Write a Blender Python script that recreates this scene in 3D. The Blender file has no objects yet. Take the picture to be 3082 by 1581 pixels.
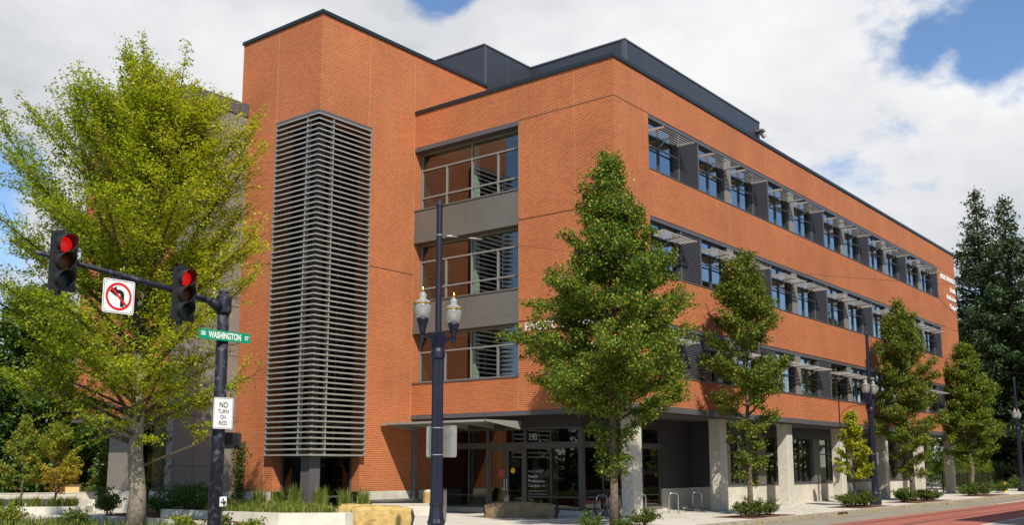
import bpy, math, random
import numpy as np
from mathutils import Vector, Matrix
R = math.radians
SC = bpy.context.scene
COL = SC.collection

# ------------------------------------------------------------------ camera
CAMP = Vector((-32.069, -20.259, 1.90))
YAW, PIT = 0.6699, 0.1526
cam = bpy.data.cameras.new('camera')
cob = bpy.data.objects.new('camera', cam); COL.objects.link(cob)
fw = Vector((math.cos(YAW)*math.cos(PIT), math.sin(YAW)*math.cos(PIT), math.sin(PIT)))
rt = Vector((math.sin(YAW), -math.cos(YAW), 0)); upv = rt.cross(fw)
M3 = Matrix((rt, upv, -fw)).transposed()
cob.matrix_world = Matrix.Translation(CAMP) @ M3.to_4x4()
cam.sensor_width = 36.0
cam.lens = 2997.8/3082*36.0
cam.shift_x = 0.0
cam.shift_y = (942.8-790.5)/3082.0
cam.clip_end = 5000
SC.camera = cob

# ------------------------------------------------------------------ sun and sky
SUND = Vector((-0.80, -1.0, 1.33)).normalized()      # direction towards the sun
sl = bpy.data.lights.new('sun', 'SUN'); sl.energy = 5.0; sl.angle = R(0.5); sl.color = (1.0, 0.93, 0.82)
so = bpy.data.objects.new('sun', sl); COL.objects.link(so)
so.location = (-30, -40, 60)
so.rotation_euler = SUND.to_track_quat('Z', 'Y').to_euler()
SUN_EL = math.asin(SUND.z); SUN_AZ = math.atan2(SUND.x, SUND.y)

W = bpy.data.worlds.new('World'); SC.world = W; W.use_nodes = True
nt = W.node_tree; nt.nodes.clear()
def N(t, **k):
    n = nt.nodes.new(t)
    for a, b in k.items(): setattr(n, a, b)
    return n
def L(a, b): nt.links.new(a, b)
out = N('ShaderNodeOutputWorld')
sky = N('ShaderNodeTexSky', sky_type='NISHITA'); sky.sun_disc = False
sky.sun_elevation = SUN_EL; sky.sun_rotation = SUN_AZ; sky.air_density = 1.0; sky.dust_density = 0.0; sky.ozone_density = 5.0
bsky = N('ShaderNodeBackground'); bsky.inputs['Strength'].default_value = 0.14
L(sky.outputs[0], bsky.inputs[0])
tc = N('ShaderNodeTexCoord')
def cloud_noise(scale, det, rough, off):
    mp = N('ShaderNodeMapping'); mp.inputs['Location'].default_value = off; mp.inputs['Scale'].default_value = (1, 1, 1.7)
    L(tc.outputs['Generated'], mp.inputs[0])
    n = N('ShaderNodeTexNoise'); n.inputs['Scale'].default_value = scale; n.inputs['Detail'].default_value = det; n.inputs['Roughness'].default_value = rough
    L(mp.outputs[0], n.inputs['Vector']); return n.outputs['Fac']
def mth(op, a, b=None, clamp=False):
    m = N('ShaderNodeMath', operation=op); m.use_clamp = clamp
    for i, v in enumerate((a, b)):
        if v is None: continue
        if isinstance(v, (int, float)): m.inputs[i].default_value = v
        else: L(v, m.inputs[i])
    return m.outputs[0]
def patch(d, w):            # falls from 1 at direction d to 0 at angle acos(1-w)
    v = N('ShaderNodeVectorMath', operation='DOT_PRODUCT'); L(tc.outputs['Generated'], v.inputs[0]); v.inputs[1].default_value = d
    mr = N('ShaderNodeMapRange'); mr.interpolation_type = 'SMOOTHSTEP'
    L(v.outputs['Value'], mr.inputs['Value'])
    mr.inputs['From Min'].default_value = 1-w; mr.inputs['From Max'].default_value = 1.0
    return mr.outputs['Result']
def pxdir(x, y):
    return (fw + rt*((x-1541.5)/2997.8) + upv*((942.8-y)/2997.8)).normalized()
n1 = cloud_noise(3.2, 9, 0.58, (2.3, 0.4, 1.1))
n3 = cloud_noise(11.0, 8, 0.62, (0.3, 1.7, 4.1))
n2 = cloud_noise(1.9, 6, 0.55, (5.1, 3.3, 0.2))
# breaks in the cloud cover, each in its own part of the sky
brk = None
for d, w, s in ((pxdir(1330, -70), 0.0014, 0.62), (pxdir(2700, 100), 0.0016, 0.34), (pxdir(2880, 160), 0.0017, 0.33), (pxdir(3070, 190), 0.0018, 0.46), (pxdir(3000, 20), 0.0012, 0.30),
                (pxdir(0, 530), 0.0018, 0.72), (pxdir(40, 830), 0.0020, 0.45), (pxdir(540, 330), 0.0010, 0.3)):
    t = mth('MULTIPLY', patch(d, w), s)
    brk = t if brk is None else mth('ADD', brk, t)
sepd = N('ShaderNodeSeparateXYZ'); L(tc.outputs['Generated'], sepd.inputs[0])
def gate(o, a, b):
    m = N('ShaderNodeMapRange'); m.interpolation_type = 'SMOOTHSTEP'; L(o, m.inputs['Value']); m.inputs['From Min'].default_value = a; m.inputs['From Max'].default_value = b
    return m.outputs['Result']
hmo = mth('MULTIPLY', gate(sepd.outputs[0], -0.55, 0.25), gate(sepd.outputs[1], -0.05, 0.14))   # the cloud bank lies to the north and east
cov = mth('ADD', mth('MULTIPLY', hmo, 0.66), mth('ADD', mth('MULTIPLY', mth('SUBTRACT', n1, 0.5), 2.0), mth('ADD', mth('MULTIPLY', mth('SUBTRACT', n3, 0.5), 1.1), 0.36)))         # cloud bank stands ahead, clear sky behind
cov = mth('SUBTRACT', cov, brk)
ramp = N('ShaderNodeMapRange'); ramp.interpolation_type = 'SMOOTHSTEP'; L(cov, ramp.inputs['Value'])
ramp.inputs['From Min'].default_value = 0.46; ramp.inputs['From Max'].default_value = 0.86
cr = N('ShaderNodeValToRGB')
e = cr.color_ramp.elements
e[0].position = 0.40; e[0].color = (0.52, 0.55, 0.59, 1)
e[1].position = 0.585; e[1].color = (0.97, 0.97, 0.98, 1)
m_ = e.new(0.485); m_.color = (0.74, 0.76, 0.79, 1)
L(mth('ADD', mth('MULTIPLY', n2, 0.7), mth('MULTIPLY', n1, 0.3)), cr.inputs[0])
bcl = N('ShaderNodeBackground'); L(cr.outputs[0], bcl.inputs[0]); bcl.inputs['Strength'].default_value = 0.86
mx = N('ShaderNodeMixShader'); L(ramp.outputs['Result'], mx.inputs[0]); L(bsky.outputs[0], mx.inputs[1]); L(bcl.outputs[0], mx.inputs[2])
L(mx.outputs[0], out.inputs[0])

SC.view_settings.view_transform = 'Standard'; SC.view_settings.look = 'None'
SC.view_settings.exposure = 0.18; SC.view_settings.gamma = 1.0
SC.cycles.max_bounces = 8; SC.cycles.transparent_max_bounces = 24
SC.cycles.caustics_reflective = False; SC.cycles.caustics_refractive = False

G = -0.10            # plaza and pavement level
RD = -0.24           # road level

# ------------------------------------------------------------------ materials
def mat(name, col, rough=0.7, metal=0.0, spec=0.4, noise=None, bump=None, emit=None):
    m = bpy.data.materials.new(name); m.use_nodes = True
    t = m.node_tree; p = t.nodes['Principled BSDF']
    p.inputs['Base Color'].default_value = (*col, 1); p.inputs['Roughness'].default_value = rough
    p.inputs['Metallic'].default_value = metal; p.inputs['Specular IOR Level'].default_value = spec
    co = t.nodes.new('ShaderNodeTexCoord')
    if noise:
        sc, col2, lo, hi = noise
        n = t.nodes.new('ShaderNodeTexNoise'); n.inputs['Scale'].default_value = sc; n.inputs['Detail'].default_value = 7; n.inputs['Roughness'].default_value = 0.65
        t.links.new(co.outputs['Object'], n.inputs['Vector'])
        r = t.nodes.new('ShaderNodeMapRange'); r.inputs['From Min'].default_value = lo; r.inputs['From Max'].default_value = hi
        t.links.new(n.outputs['Fac'], r.inputs['Value'])
        x = t.nodes.new('ShaderNodeMix'); x.data_type = 'RGBA'
        x.inputs['A'].default_value = (*col, 1); x.inputs['B'].default_value = (*col2, 1)
        t.links.new(r.outputs['Result'], x.inputs['Factor']); t.links.new(x.outputs['Result'], p.inputs['Base Color'])
    if bump:
        n = t.nodes.new('ShaderNodeTexNoise'); n.inputs['Scale'].default_value = bump[0]; n.inputs['Detail'].default_value = 6
        t.links.new(co.outputs['Object'], n.inputs['Vector'])
        b = t.nodes.new('ShaderNodeBump'); b.inputs['Strength'].default_value = bump[1]; b.inputs['Distance'].default_value = bump[2] if len(bump) > 2 else 0.02
        t.links.new(n.outputs['Fac'], b.inputs['Height']); t.links.new(b.outputs['Normal'], p.inputs['Normal'])
    if emit:
        p.inputs['Emission Color'].default_value = (*emit[0], 1); p.inputs['Emission Strength'].default_value = emit[1]
    return m

def streak(m, col, amt, sc=(0.06, 1.6, 1)):
    t = m.node_tree; p = t.nodes['Principled BSDF']; src = p.inputs['Base Color'].links[0].from_socket
    g = t.nodes.new('ShaderNodeNewGeometry'); mp = t.nodes.new('ShaderNodeMapping'); mp.inputs['Scale'].default_value = sc; t.links.new(g.outputs['Position'], mp.inputs[0])
    n = t.nodes.new('ShaderNodeTexNoise'); n.inputs['Scale'].default_value = 1.0; n.inputs['Detail'].default_value = 8; n.inputs['Roughness'].default_value = 0.7; t.links.new(mp.outputs[0], n.inputs['Vector'])
    r = t.nodes.new('ShaderNodeMapRange'); t.links.new(n.outputs['Fac'], r.inputs['Value']); r.inputs['From Min'].default_value = 0.45; r.inputs['From Max'].default_value = 0.7; r.inputs['To Max'].default_value = amt
    x = t.nodes.new('ShaderNodeMix'); x.data_type = 'RGBA'; x.inputs['B'].default_value = (*col, 1); t.links.new(r.outputs['Result'], x.inputs['Factor']); t.links.new(src, x.inputs['A']); t.links.new(x.outputs['Result'], p.inputs['Base Color'])
def brick_mat():
    m = bpy.data.materials.new('brick'); m.use_nodes = True
    t = m.node_tree; p = t.nodes['Principled BSDF']; p.inputs['Roughness'].default_value = 0.85; p.inputs['Specular IOR Level'].default_value = 0.25
    g = t.nodes.new('ShaderNodeNewGeometry'); s = t.nodes.new('ShaderNodeSeparateXYZ'); t.links.new(g.outputs['Position'], s.inputs[0])
    a = t.nodes.new('ShaderNodeMath'); a.operation = 'ADD'; t.links.new(s.outputs[0], a.inputs[0]); t.links.new(s.outputs[1], a.inputs[1])
    c = t.nodes.new('ShaderNodeCombineXYZ'); t.links.new(a.outputs[0], c.inputs[0]); t.links.new(s.outputs[2], c.inputs[1])
    b = t.nodes.new('ShaderNodeTexBrick'); t.links.new(c.outputs[0], b.inputs['Vector'])
    b.inputs['Scale'].default_value = 1.0; b.inputs['Brick Width'].default_value = 0.21; b.inputs['Row Height'].default_value = 0.0772
    b.inputs['Mortar Size'].default_value = 0.0095; b.inputs['Mortar Smooth'].default_value = 0.2; b.inputs['Bias'].default_value = -0.15
    b.inputs['Color1'].default_value = (0.435, 0.106, 0.028, 1); b.inputs['Color2'].default_value = (0.315, 0.072, 0.022, 1)
    b.inputs['Mortar'].default_value = (0.54, 0.28, 0.14, 1)
    n = t.nodes.new('ShaderNodeTexNoise'); n.inputs['Scale'].default_value = 0.35; n.inputs['Detail'].default_value = 5
    t.links.new(g.outputs['Position'], n.inputs['Vector'])
    hs = t.nodes.new('ShaderNodeHueSaturation'); r = t.nodes.new('ShaderNodeMapRange'); t.links.new(n.outputs['Fac'], r.inputs['Value'])
    r.inputs['From Min'].default_value = 0.25; r.inputs['From Max'].default_value = 0.75; r.inputs['To Min'].default_value = 0.86; r.inputs['To Max'].default_value = 1.14
    t.links.new(r.outputs['Result'], hs.inputs['Value']); t.links.new(b.outputs['Color'], hs.inputs['Color'])
    mp = t.nodes.new('ShaderNodeMapping'); mp.inputs['Scale'].default_value = (0.9, 0.9, 0.10); t.links.new(g.outputs['Position'], mp.inputs[0])
    n4 = t.nodes.new('ShaderNodeTexNoise'); n4.inputs['Scale'].default_value = 1.6; n4.inputs['Detail'].default_value = 6; t.links.new(mp.outputs[0], n4.inputs['Vector'])
    r4 = t.nodes.new('ShaderNodeMapRange'); t.links.new(n4.outputs['Fac'], r4.inputs['Value']); r4.inputs['From Min'].default_value = 0.52; r4.inputs['From Max'].default_value = 0.75; r4.inputs['To Max'].default_value = 0.14
    mw = t.nodes.new('ShaderNodeMix'); mw.data_type = 'RGBA'; mw.inputs['B'].default_value = (0.50, 0.27, 0.14, 1); t.links.new(r4.outputs['Result'], mw.inputs['Factor']); t.links.new(hs.outputs[0], mw.inputs['A'])
    t.links.new(mw.outputs['Result'], p.inputs['Base Color'])
    bu = t.nodes.new('ShaderNodeBump'); bu.inputs['Strength'].default_value = 0.5; bu.inputs['Distance'].default_value = 0.008; bu.invert = True
    t.links.new(b.outputs['Fac'], bu.inputs['Height']); t.links.new(bu.outputs[0], p.inputs['Normal'])
    return m

def glass_mat(name, tint, refl, ior, rough=0.0):
    m = bpy.data.materials.new(name); m.use_nodes = True
    t = m.node_tree; t.nodes.clear()
    o = t.nodes.new('ShaderNodeOutputMaterial'); tr = t.nodes.new('ShaderNodeBsdfTransparent'); tr.inputs[0].default_value = (*tint, 1)
    gl = t.nodes.new('ShaderNodeBsdfGlossy'); gl.inputs['Color'].default_value = (*refl, 1); gl.inputs['Roughness'].default_value = rough
    lw = t.nodes.new('ShaderNodeLayerWeight'); lw.inputs['Blend'].default_value = 0.5
    pw = t.nodes.new('ShaderNodeMath'); pw.operation = 'POWER'; t.links.new(lw.outputs['Facing'], pw.inputs[0]); pw.inputs[1].default_value = 4.0
    f = t.nodes.new('ShaderNodeMapRange'); t.links.new(pw.outputs[0], f.inputs['Value']); f.inputs['To Min'].default_value = ior; f.inputs['To Max'].default_value = 1.0
    g = t.nodes.new('ShaderNodeNewGeometry'); n = t.nodes.new('ShaderNodeTexNoise'); n.inputs['Scale'].default_value = 0.6
    t.links.new(g.outputs['Position'], n.inputs['Vector'])
    b = t.nodes.new('ShaderNodeBump'); b.inputs['Strength'].default_value = 0.04; b.inputs['Distance'].default_value = 0.02
    t.links.new(n.outputs['Fac'], b.inputs['Height']); t.links.new(b.outputs[0], gl.inputs['Normal'])
    x = t.nodes.new('ShaderNodeMixShader'); t.links.new(f.outputs['Result'], x.inputs[0]); t.links.new(tr.outputs[0], x.inputs[1]); t.links.new(gl.outputs[0], x.inputs[2])
    t.links.new(x.outputs[0], o.inputs[0]); return m

def leaf_mat(name, cols, trans=0.35, rough=0.5):
    m = bpy.data.materials.new(name); m.use_nodes = True
    t = m.node_tree; t.nodes.clear(); o = t.nodes.new('ShaderNodeOutputMaterial')
    a = t.nodes.new('ShaderNodeAttribute'); a.attribute_name = 'tone'
    r = t.nodes.new('ShaderNodeValToRGB'); el = r.color_ramp.elements
    el[0].position = cols[0][0]; el[0].color = (*cols[0][1], 1); el[1].position = cols[-1][0]; el[1].color = (*cols[-1][1], 1)
    for q, c in cols[1:-1]:
        z = el.new(q); z.color = (*c, 1)
    t.links.new(a.outputs['Fac'], r.inputs[0])
    p = t.nodes.new('ShaderNodeBsdfPrincipled'); p.inputs['Roughness'].default_value = rough; p.inputs['Specular IOR Level'].default_value = 0.35
    t.links.new(r.outputs[0], p.inputs['Base Color'])
    tl = t.nodes.new('ShaderNodeBsdfTranslucent'); t.links.new(r.outputs[0], tl.inputs[0])
    x = t.nodes.new('ShaderNodeMixShader'); x.inputs[0].default_value = trans
    t.links.new(p.outputs[0], x.inputs[1]); t.links.new(tl.outputs[0], x.inputs[2]); t.links.new(x.outputs[0], o.inputs[0])
    return m

BRICK = brick_mat()
CONC = mat('concrete', (0.62, 0.575, 0.485), 0.9, noise=(2.2, (0.48, 0.445, 0.37), 0.35, 0.7), bump=(60, 0.15, 0.005))
CONC_COL = mat('board_marked_concrete', (0.58, 0.545, 0.465), 0.9, noise=(9, (0.43, 0.40, 0.335), 0.38, 0.66), bump=(40, 0.35, 0.01))
PAVE = mat('pavement', (0.62, 0.585, 0.50), 0.92, noise=(0.9, (0.47, 0.44, 0.37), 0.35, 0.75), bump=(120, 0.1, 0.004))
KERB = mat('kerb_concrete', (0.40, 0.35, 0.26), 0.92, noise=(3.0, (0.27, 0.225, 0.16), 0.35, 0.7))
ROADG = mat('road_concrete', (0.32, 0.285, 0.215), 0.9, noise=(0.8, (0.23, 0.20, 0.155), 0.35, 0.7), bump=(90, 0.15, 0.005))
ROADR = mat('red_paving', (0.40, 0.13, 0.085), 0.9, noise=(1.3, (0.30, 0.095, 0.065), 0.35, 0.7), bump=(90, 0.15, 0.005))
ASPH = mat('asphalt', (0.055, 0.054, 0.052), 0.92, noise=(1.5, (0.075, 0.072, 0.068), 0.3, 0.7))
WHITE_LINE = mat('road_paint', (0.74, 0.72, 0.66), 0.8, noise=(5, (0.5, 0.48, 0.43), 0.45, 0.75))
RAIL = mat('rail_steel', (0.05, 0.045, 0.045), 0.5, 0.5)
streak(ROADG, (0.17, 0.15, 0.12), .7); streak(ROADR, (0.20, 0.075, 0.055), .7); streak(PAVE, (0.40, 0.36, 0.28), .45, (0.5, 0.7, 1))
DIRT = mat('bark_mulch', (0.16, 0.065, 0.03), 0.95, noise=(14, (0.07, 0.03, 0.015), 0.35, 0.65), bump=(30, 0.9, 0.04))
EARTH = mat('ground_earth', (0.10, 0.105, 0.055), 0.95, noise=(0.3, (0.07, 0.09, 0.035), 0.3, 0.7))
LAWN = mat('lawn_soil', (0.055, 0.11, 0.015), 0.95, noise=(3, (0.075, 0.15, 0.02), 0.3, 0.7))
DKMET = mat('dark_metal', (0.05, 0.05, 0.054), 0.5, 0.1, noise=(0.7, (0.04, 0.04, 0.044), 0.3, 0.7))
FASC = mat('fascia_metal', (0.115, 0.11, 0.115), 0.45, 0.2)
COPE = mat('coping_metal', (0.022, 0.032, 0.036), 0.4, 0.2)
PENT = mat('penthouse_panel', (0.062, 0.068, 0.080), 0.42, 0.3, noise=(0.5, (0.052, 0.058, 0.07), 0.3, 0.7))
SPAN = mat('spandrel_panel', (0.18, 0.168, 0.145), 0.5, 0.25, noise=(0.4, (0.145, 0.132, 0.11), 0.3, 0.7))
GRAYP = mat('grey_panel', (0.245, 0.22, 0.19), 0.55, 0.1, noise=(0.5, (0.215, 0.195, 0.17), 0.3, 0.7))
FRAME = mat('window_frame', (0.10, 0.10, 0.098), 0.45, 0.3)
MULL = mat('mullion', (0.28, 0.275, 0.25), 0.45, 0.3)
SHADE = mat('sunshade_metal', (0.40, 0.385, 0.345), 0.45, 0.4)
LOUV = mat('louver_metal', (0.37, 0.355, 0.31), 0.5, 0.3, noise=(1.2, (0.31, 0.295, 0.255), 0.35, 0.7))
LOUVD = mat('dark_louver', (0.15, 0.15, 0.165), 0.5, 0.3)
LOUVK = mat('black_jamb', (0.03, 0.03, 0.032), 0.6)
INTD = mat('interior_dark', (0.05, 0.05, 0.046), 0.9)
INTM = mat('interior_plaster', (0.26, 0.25, 0.21), 0.9)
INTG = mat('interior_pale_green', (0.60, 0.68, 0.56), 0.8)
GLASS = glass_mat('window_glass', (0.60, 0.68, 0.62), (0.95, 0.98, 1.0), 0.17)
GLASSR = glass_mat('ribbon_glass', (0.10, 0.13, 0.13), (0.90, 0.96, 1.0), 0.42)
GLASST = glass_mat('tower_glass', (0.05, 0.06, 0.055), (0.8, 0.85, 0.85), 0.05)
GLASSB = glass_mat('storefront_glass', (0.26, 0.30, 0.26), (0.85, 0.9, 0.85), 0.09)
SOFF = mat('soffit_panel', (0.065, 0.062, 0.056), 0.7)
LETT = mat('white_lettering', (0.82, 0.80, 0.76), 0.5)
DRAIN = mat('galvanised_steel', (0.30, 0.30, 0.295), 0.4, 0.5, noise=(3, (0.22, 0.22, 0.215), 0.3, 0.7))
POLEB = mat('dark_blue_paint', (0.008, 0.009, 0.021), 0.48, 0.0, 0.4, noise=(4, (0.013, 0.014, 0.029), 0.4, 0.7))
POLEW = mat('weathered_pole', (0.009, 0.010, 0.018), 0.6, 0.0, 0.3, noise=(7, (0.13, 0.13, 0.16), 0.52, 0.74))
BLACKP = mat('black_plastic', (0.018, 0.018, 0.018), 0.5)
VISOR = mat('visor_black', (0.03, 0.03, 0.028), 0.35)
SIGNW = mat('sign_white', (0.80, 0.80, 0.76), 0.45)
SIGNK = mat('sign_black', (0.012, 0.012, 0.012), 0.5)
SIGNR = mat('sign_red', (0.62, 0.008, 0.012), 0.45)
SIGNG = mat('sign_green', (0.0, 0.26, 0.13), 0.45)
ALUM = mat('sign_back_aluminium', (0.52, 0.51, 0.44), 0.35, 0.6, noise=(5, (0.40, 0.40, 0.34), 0.35, 0.7))
BRASS = mat('brass', (0.70, 0.42, 0.06), 0.3, 0.9)
STEEL = mat('stainless', (0.55, 0.54, 0.52), 0.28, 0.9)
STONEY = mat('yellow_stone', (0.52, 0.37, 0.135), 0.9, noise=(4.5, (0.36, 0.235, 0.075), 0.35, 0.65), bump=(9, 0.6, 0.05))
STONED = mat('brown_stone', (0.27, 0.185, 0.09), 0.6, noise=(3.0, (0.14, 0.095, 0.045), 0.3, 0.65), bump=(10, 0.6, 0.05))
STONEK = mat('dark_rough_stone', (0.06, 0.05, 0.04), 0.85, bump=(20, 0.9, 0.06))
BARK = mat('bark', (0.30, 0.255, 0.185), 0.9, noise=(9, (0.19, 0.155, 0.11), 0.38, 0.62), bump=(25, 0.9, 0.03))
BARK2 = mat('brown_bark', (0.20, 0.155, 0.105), 0.9, noise=(12, (0.10, 0.075, 0.05), 0.38, 0.62), bump=(25, 0.9, 0.03))
TWIG = mat('twig_bark', (0.07, 0.05, 0.03), 0.9)
REDBARK = mat('red_bark', (0.12, 0.055, 0.03), 0.95, noise=(5, (0.07, 0.03, 0.018), 0.35, 0.65))
YEL = mat('hydrant_yellow', (0.78, 0.50, 0.005), 0.4)
SIDING = mat('pale_siding', (0.42, 0.41, 0.37), 0.8)
ROOFS = mat('roof_shingle', (0.06, 0.052, 0.048), 0.9, noise=(6, (0.04, 0.035, 0.032), 0.35, 0.65))
FENCEK = mat('black_fence', (0.010, 0.010, 0.010), 0.5)
RUBBER = mat('rubber', (0.015, 0.015, 0.015), 0.7)
BEIGE = mat('beige_board', (0.62, 0.42, 0.16), 0.7)
BROWNW = mat('brown_wood', (0.13, 0.06, 0.025), 0.8)
def globe_mat():
    m = bpy.data.materials.new('lamp_glass'); m.use_nodes = True; t = m.node_tree; t.nodes.clear()
    o = t.nodes.new('ShaderNodeOutputMaterial'); p = t.nodes.new('ShaderNodeBsdfPrincipled'); p.inputs['Base Color'].default_value = (.76, .77, .75, 1); p.inputs['Roughness'].default_value = .12
    tl = t.nodes.new('ShaderNodeBsdfTranslucent'); tl.inputs[0].default_value = (.78, .79, .77, 1); tr = t.nodes.new('ShaderNodeBsdfTransparent'); tr.inputs[0].default_value = (.9, .9, .86, 1)
    a = t.nodes.new('ShaderNodeMixShader'); a.inputs[0].default_value = .5; b = t.nodes.new('ShaderNodeMixShader'); b.inputs[0].default_value = .42
    t.links.new(p.outputs[0], a.inputs[1]); t.links.new(tl.outputs[0], a.inputs[2]); t.links.new(a.outputs[0], b.inputs[1]); t.links.new(tr.outputs[0], b.inputs[2]); t.links.new(b.outputs[0], o.inputs[0]); return m
FROST = globe_mat()
LENSR = mat('red_lens', (0.45, 0.008, 0.008), 0.3, emit=((1.0, 0.012, 0.010), 0.42))
LENSRO = mat('red_lens_rim', (0.20, 0.005, 0.005), 0.3)
LENSA = mat('amber_lens', (0.12, 0.032, 0.004), 0.35)
LENSG = mat('green_lens', (0.008, 0.03, 0.03), 0.35)

# ------------------------------------------------------------------ mesh helpers
class MB:
    def __init__(s): s.v = []; s.f = []; s.m = []
    def quad(s, a, b, c, d, mi=0):
        n = len(s.v); s.v += [a, b, c, d]; s.f.append((n, n+1, n+2, n+3)); s.m.append(mi)
    def box(s, x0, x1, y0, y1, z0, z1, mi=0):
        n = len(s.v)
        s.v += [(x0,y0,z0),(x1,y0,z0),(x1,y1,z0),(x0,y1,z0),(x0,y0,z1),(x1,y0,z1),(x1,y1,z1),(x0,y1,z1)]
        for f in ((0,3,2,1),(4,5,6,7),(0,1,5,4),(1,2,6,5),(2,3,7,6),(3,0,4,7)):
            s.f.append(tuple(n+i for i in f)); s.m.append(mi)
    def prism(s, poly, axis, a, b, mi=0):
        """polygon extruded along an axis from a to b; poly holds the two other coordinates in order"""
        def P(u, w, t): return {'x': (t,u,w), 'y': (u,t,w), 'z': (u,w,t)}[axis]
        n = len(s.v); k = len(poly)
        s.v += [P(u,w,a) for u,w in poly] + [P(u,w,b) for u,w in poly]
        s.f.append(tuple(n+i for i in range(k))[::-1]); s.m.append(mi)
        s.f.append(tuple(n+k+i for i in range(k))); s.m.append(mi)
        for i in range(k):
            j = (i+1) % k; s.f.append((n+i, n+j, n+k+j, n+k+i)); s.m.append(mi)
    def tube(s, pts, rad, seg=8, mi=0, cap=True):
        pts = [Vector(p) for p in pts]; k = len(pts)
        if isinstance(rad, (int, float)): rad = [rad]*k
        n0 = len(s.v); ref = None
        for i, p in enumerate(pts):
            d = (pts[min(i+1,k-1)]-pts[max(i-1,0)]).normalized()
            if ref is None:
                ref = Vector((0,0,1)) if abs(d.z) < 0.9 else Vector((1,0,0))
            u = d.cross(ref)
            if u.length < 1e-6: u = d.cross(Vector((0.3,0.9,0.2)))
            u.normalize(); w = d.cross(u); ref = u.cross(d)*-1 if False else w.cross(d)*-1
            ref = w
            ref = Vector((0,0,1)) if abs(d.z) < 0.9 else Vector((1,0,0))
            for j in range(seg):
                a = 2*math.pi*j/seg; q = p + (u*math.cos(a)+w*math.sin(a))*rad[i]; s.v.append(tuple(q))
        for i in range(k-1):
            for j in range(seg):
                a = n0+i*seg+j; b = n0+i*seg+(j+1)%seg
                s.f.append((a, b, b+seg, a+seg)); s.m.append(mi)
        if cap:
            s.f.append(tuple(n0+j for j in range(seg))[::-1]); s.m.append(mi)
            s.f.append(tuple(n0+(k-1)*seg+j for j in range(seg))); s.m.append(mi)
    def lathe(s, prof, cx=0, cy=0, seg=24, mi=0, flute=0.0):
        """profile of (r, z) turned round a vertical axis; flute > 0 cuts grooves"""
        n0 = len(s.v); k = len(prof)
        for r, z in prof:
            for j in range(seg):
                a = 2*math.pi*j/seg; q = r*(1-flute*(j % 2)); s.v.append((cx+q*math.cos(a), cy+q*math.sin(a), z))
        for i in range(k-1):
            for j in range(seg):
                a = n0+i*seg+j; b = n0+i*seg+(j+1)%seg
                s.f.append((a, b, b+seg, a+seg)); s.m.append(mi)
        s.f.append(tuple(n0+j for j in range(seg))[::-1]); s.m.append(mi)
        s.f.append(tuple(n0+(k-1)*seg+j for j in range(seg))); s.m.append(mi)
    def wall(s, axis, plane, us, zs, solid, thick, mi=0):
        """wall face on x = plane (axis 'x', u = y) or y = plane (axis 'y', u = x); reveals run inwards by thick (positive)"""
        def P(u, z, d=0.0): return (plane+d, u, z) if axis == 'x' else (u, plane+d, z)
        nu, nz = len(us)-1, len(zs)-1
        g = [[solid((us[i]+us[i+1])/2, (zs[j]+zs[j+1])/2) for j in range(nz)] for i in range(nu)]
        for i in range(nu):
            for j in range(nz):
                if not g[i][j]: continue
                a, b, c, d = us[i], us[i+1], zs[j], zs[j+1]
                s.quad(P(a,c), P(b,c), P(b,d), P(a,d), mi)
                ins = lambda p, q: 0 <= p < nu and 0 <= q < nz and not g[p][q]       # an opening, not the outer edge
                if ins(i-1,j): s.quad(P(a,c), P(a,d), P(a,d,thick), P(a,c,thick), mi)
                if ins(i+1,j): s.quad(P(b,c), P(b,c,thick), P(b,d,thick), P(b,d), mi)
                if ins(i,j-1): s.quad(P(a,c), P(a,c,thick), P(b,c,thick), P(b,c), mi)
                if ins(i,j+1): s.quad(P(a,d), P(b,d), P(b,d,thick), P(a,d,thick), mi)
    def build(s, name, mats, parent=None, smooth=False):
        me = bpy.data.meshes.new(name); me.from_pydata(s.v, [], s.f)
        if not isinstance(mats, (list, tuple)): mats = [mats]
        for m in mats: me.materials.append(m)
        if len(mats) > 1: me.polygons.foreach_set('material_index', s.m)
        if smooth:
            me.polygons.foreach_set('use_smooth', [True]*len(me.polygons))
        me.update()
        o = bpy.data.objects.new(name, me); COL.objects.link(o)
        if parent: o.parent = parent
        return o

def thing(name, label, cat, loc=(0,0,0), rz=0.0, group=None):
    o = bpy.data.objects.new(name, None); COL.objects.link(o); o.empty_display_size = 0.2
    o.location = loc; o.rotation_euler = (0,0,rz); o['label'] = label; o['category'] = cat
    if group: o['group'] = group
    return o
def tag(o, label, cat, group=None, loc=None):
    o['label'] = label; o['category'] = cat
    if group: o['group'] = group
    if loc: o.location = loc
    return o
def struct(o, kind='structure'): o['kind'] = kind; return o
def copy_tree(o, parent=None):
    c = o.copy(); COL.objects.link(c)
    if parent: c.parent = parent
    for ch in list(o.children): copy_tree(ch, c)
    return c

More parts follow.
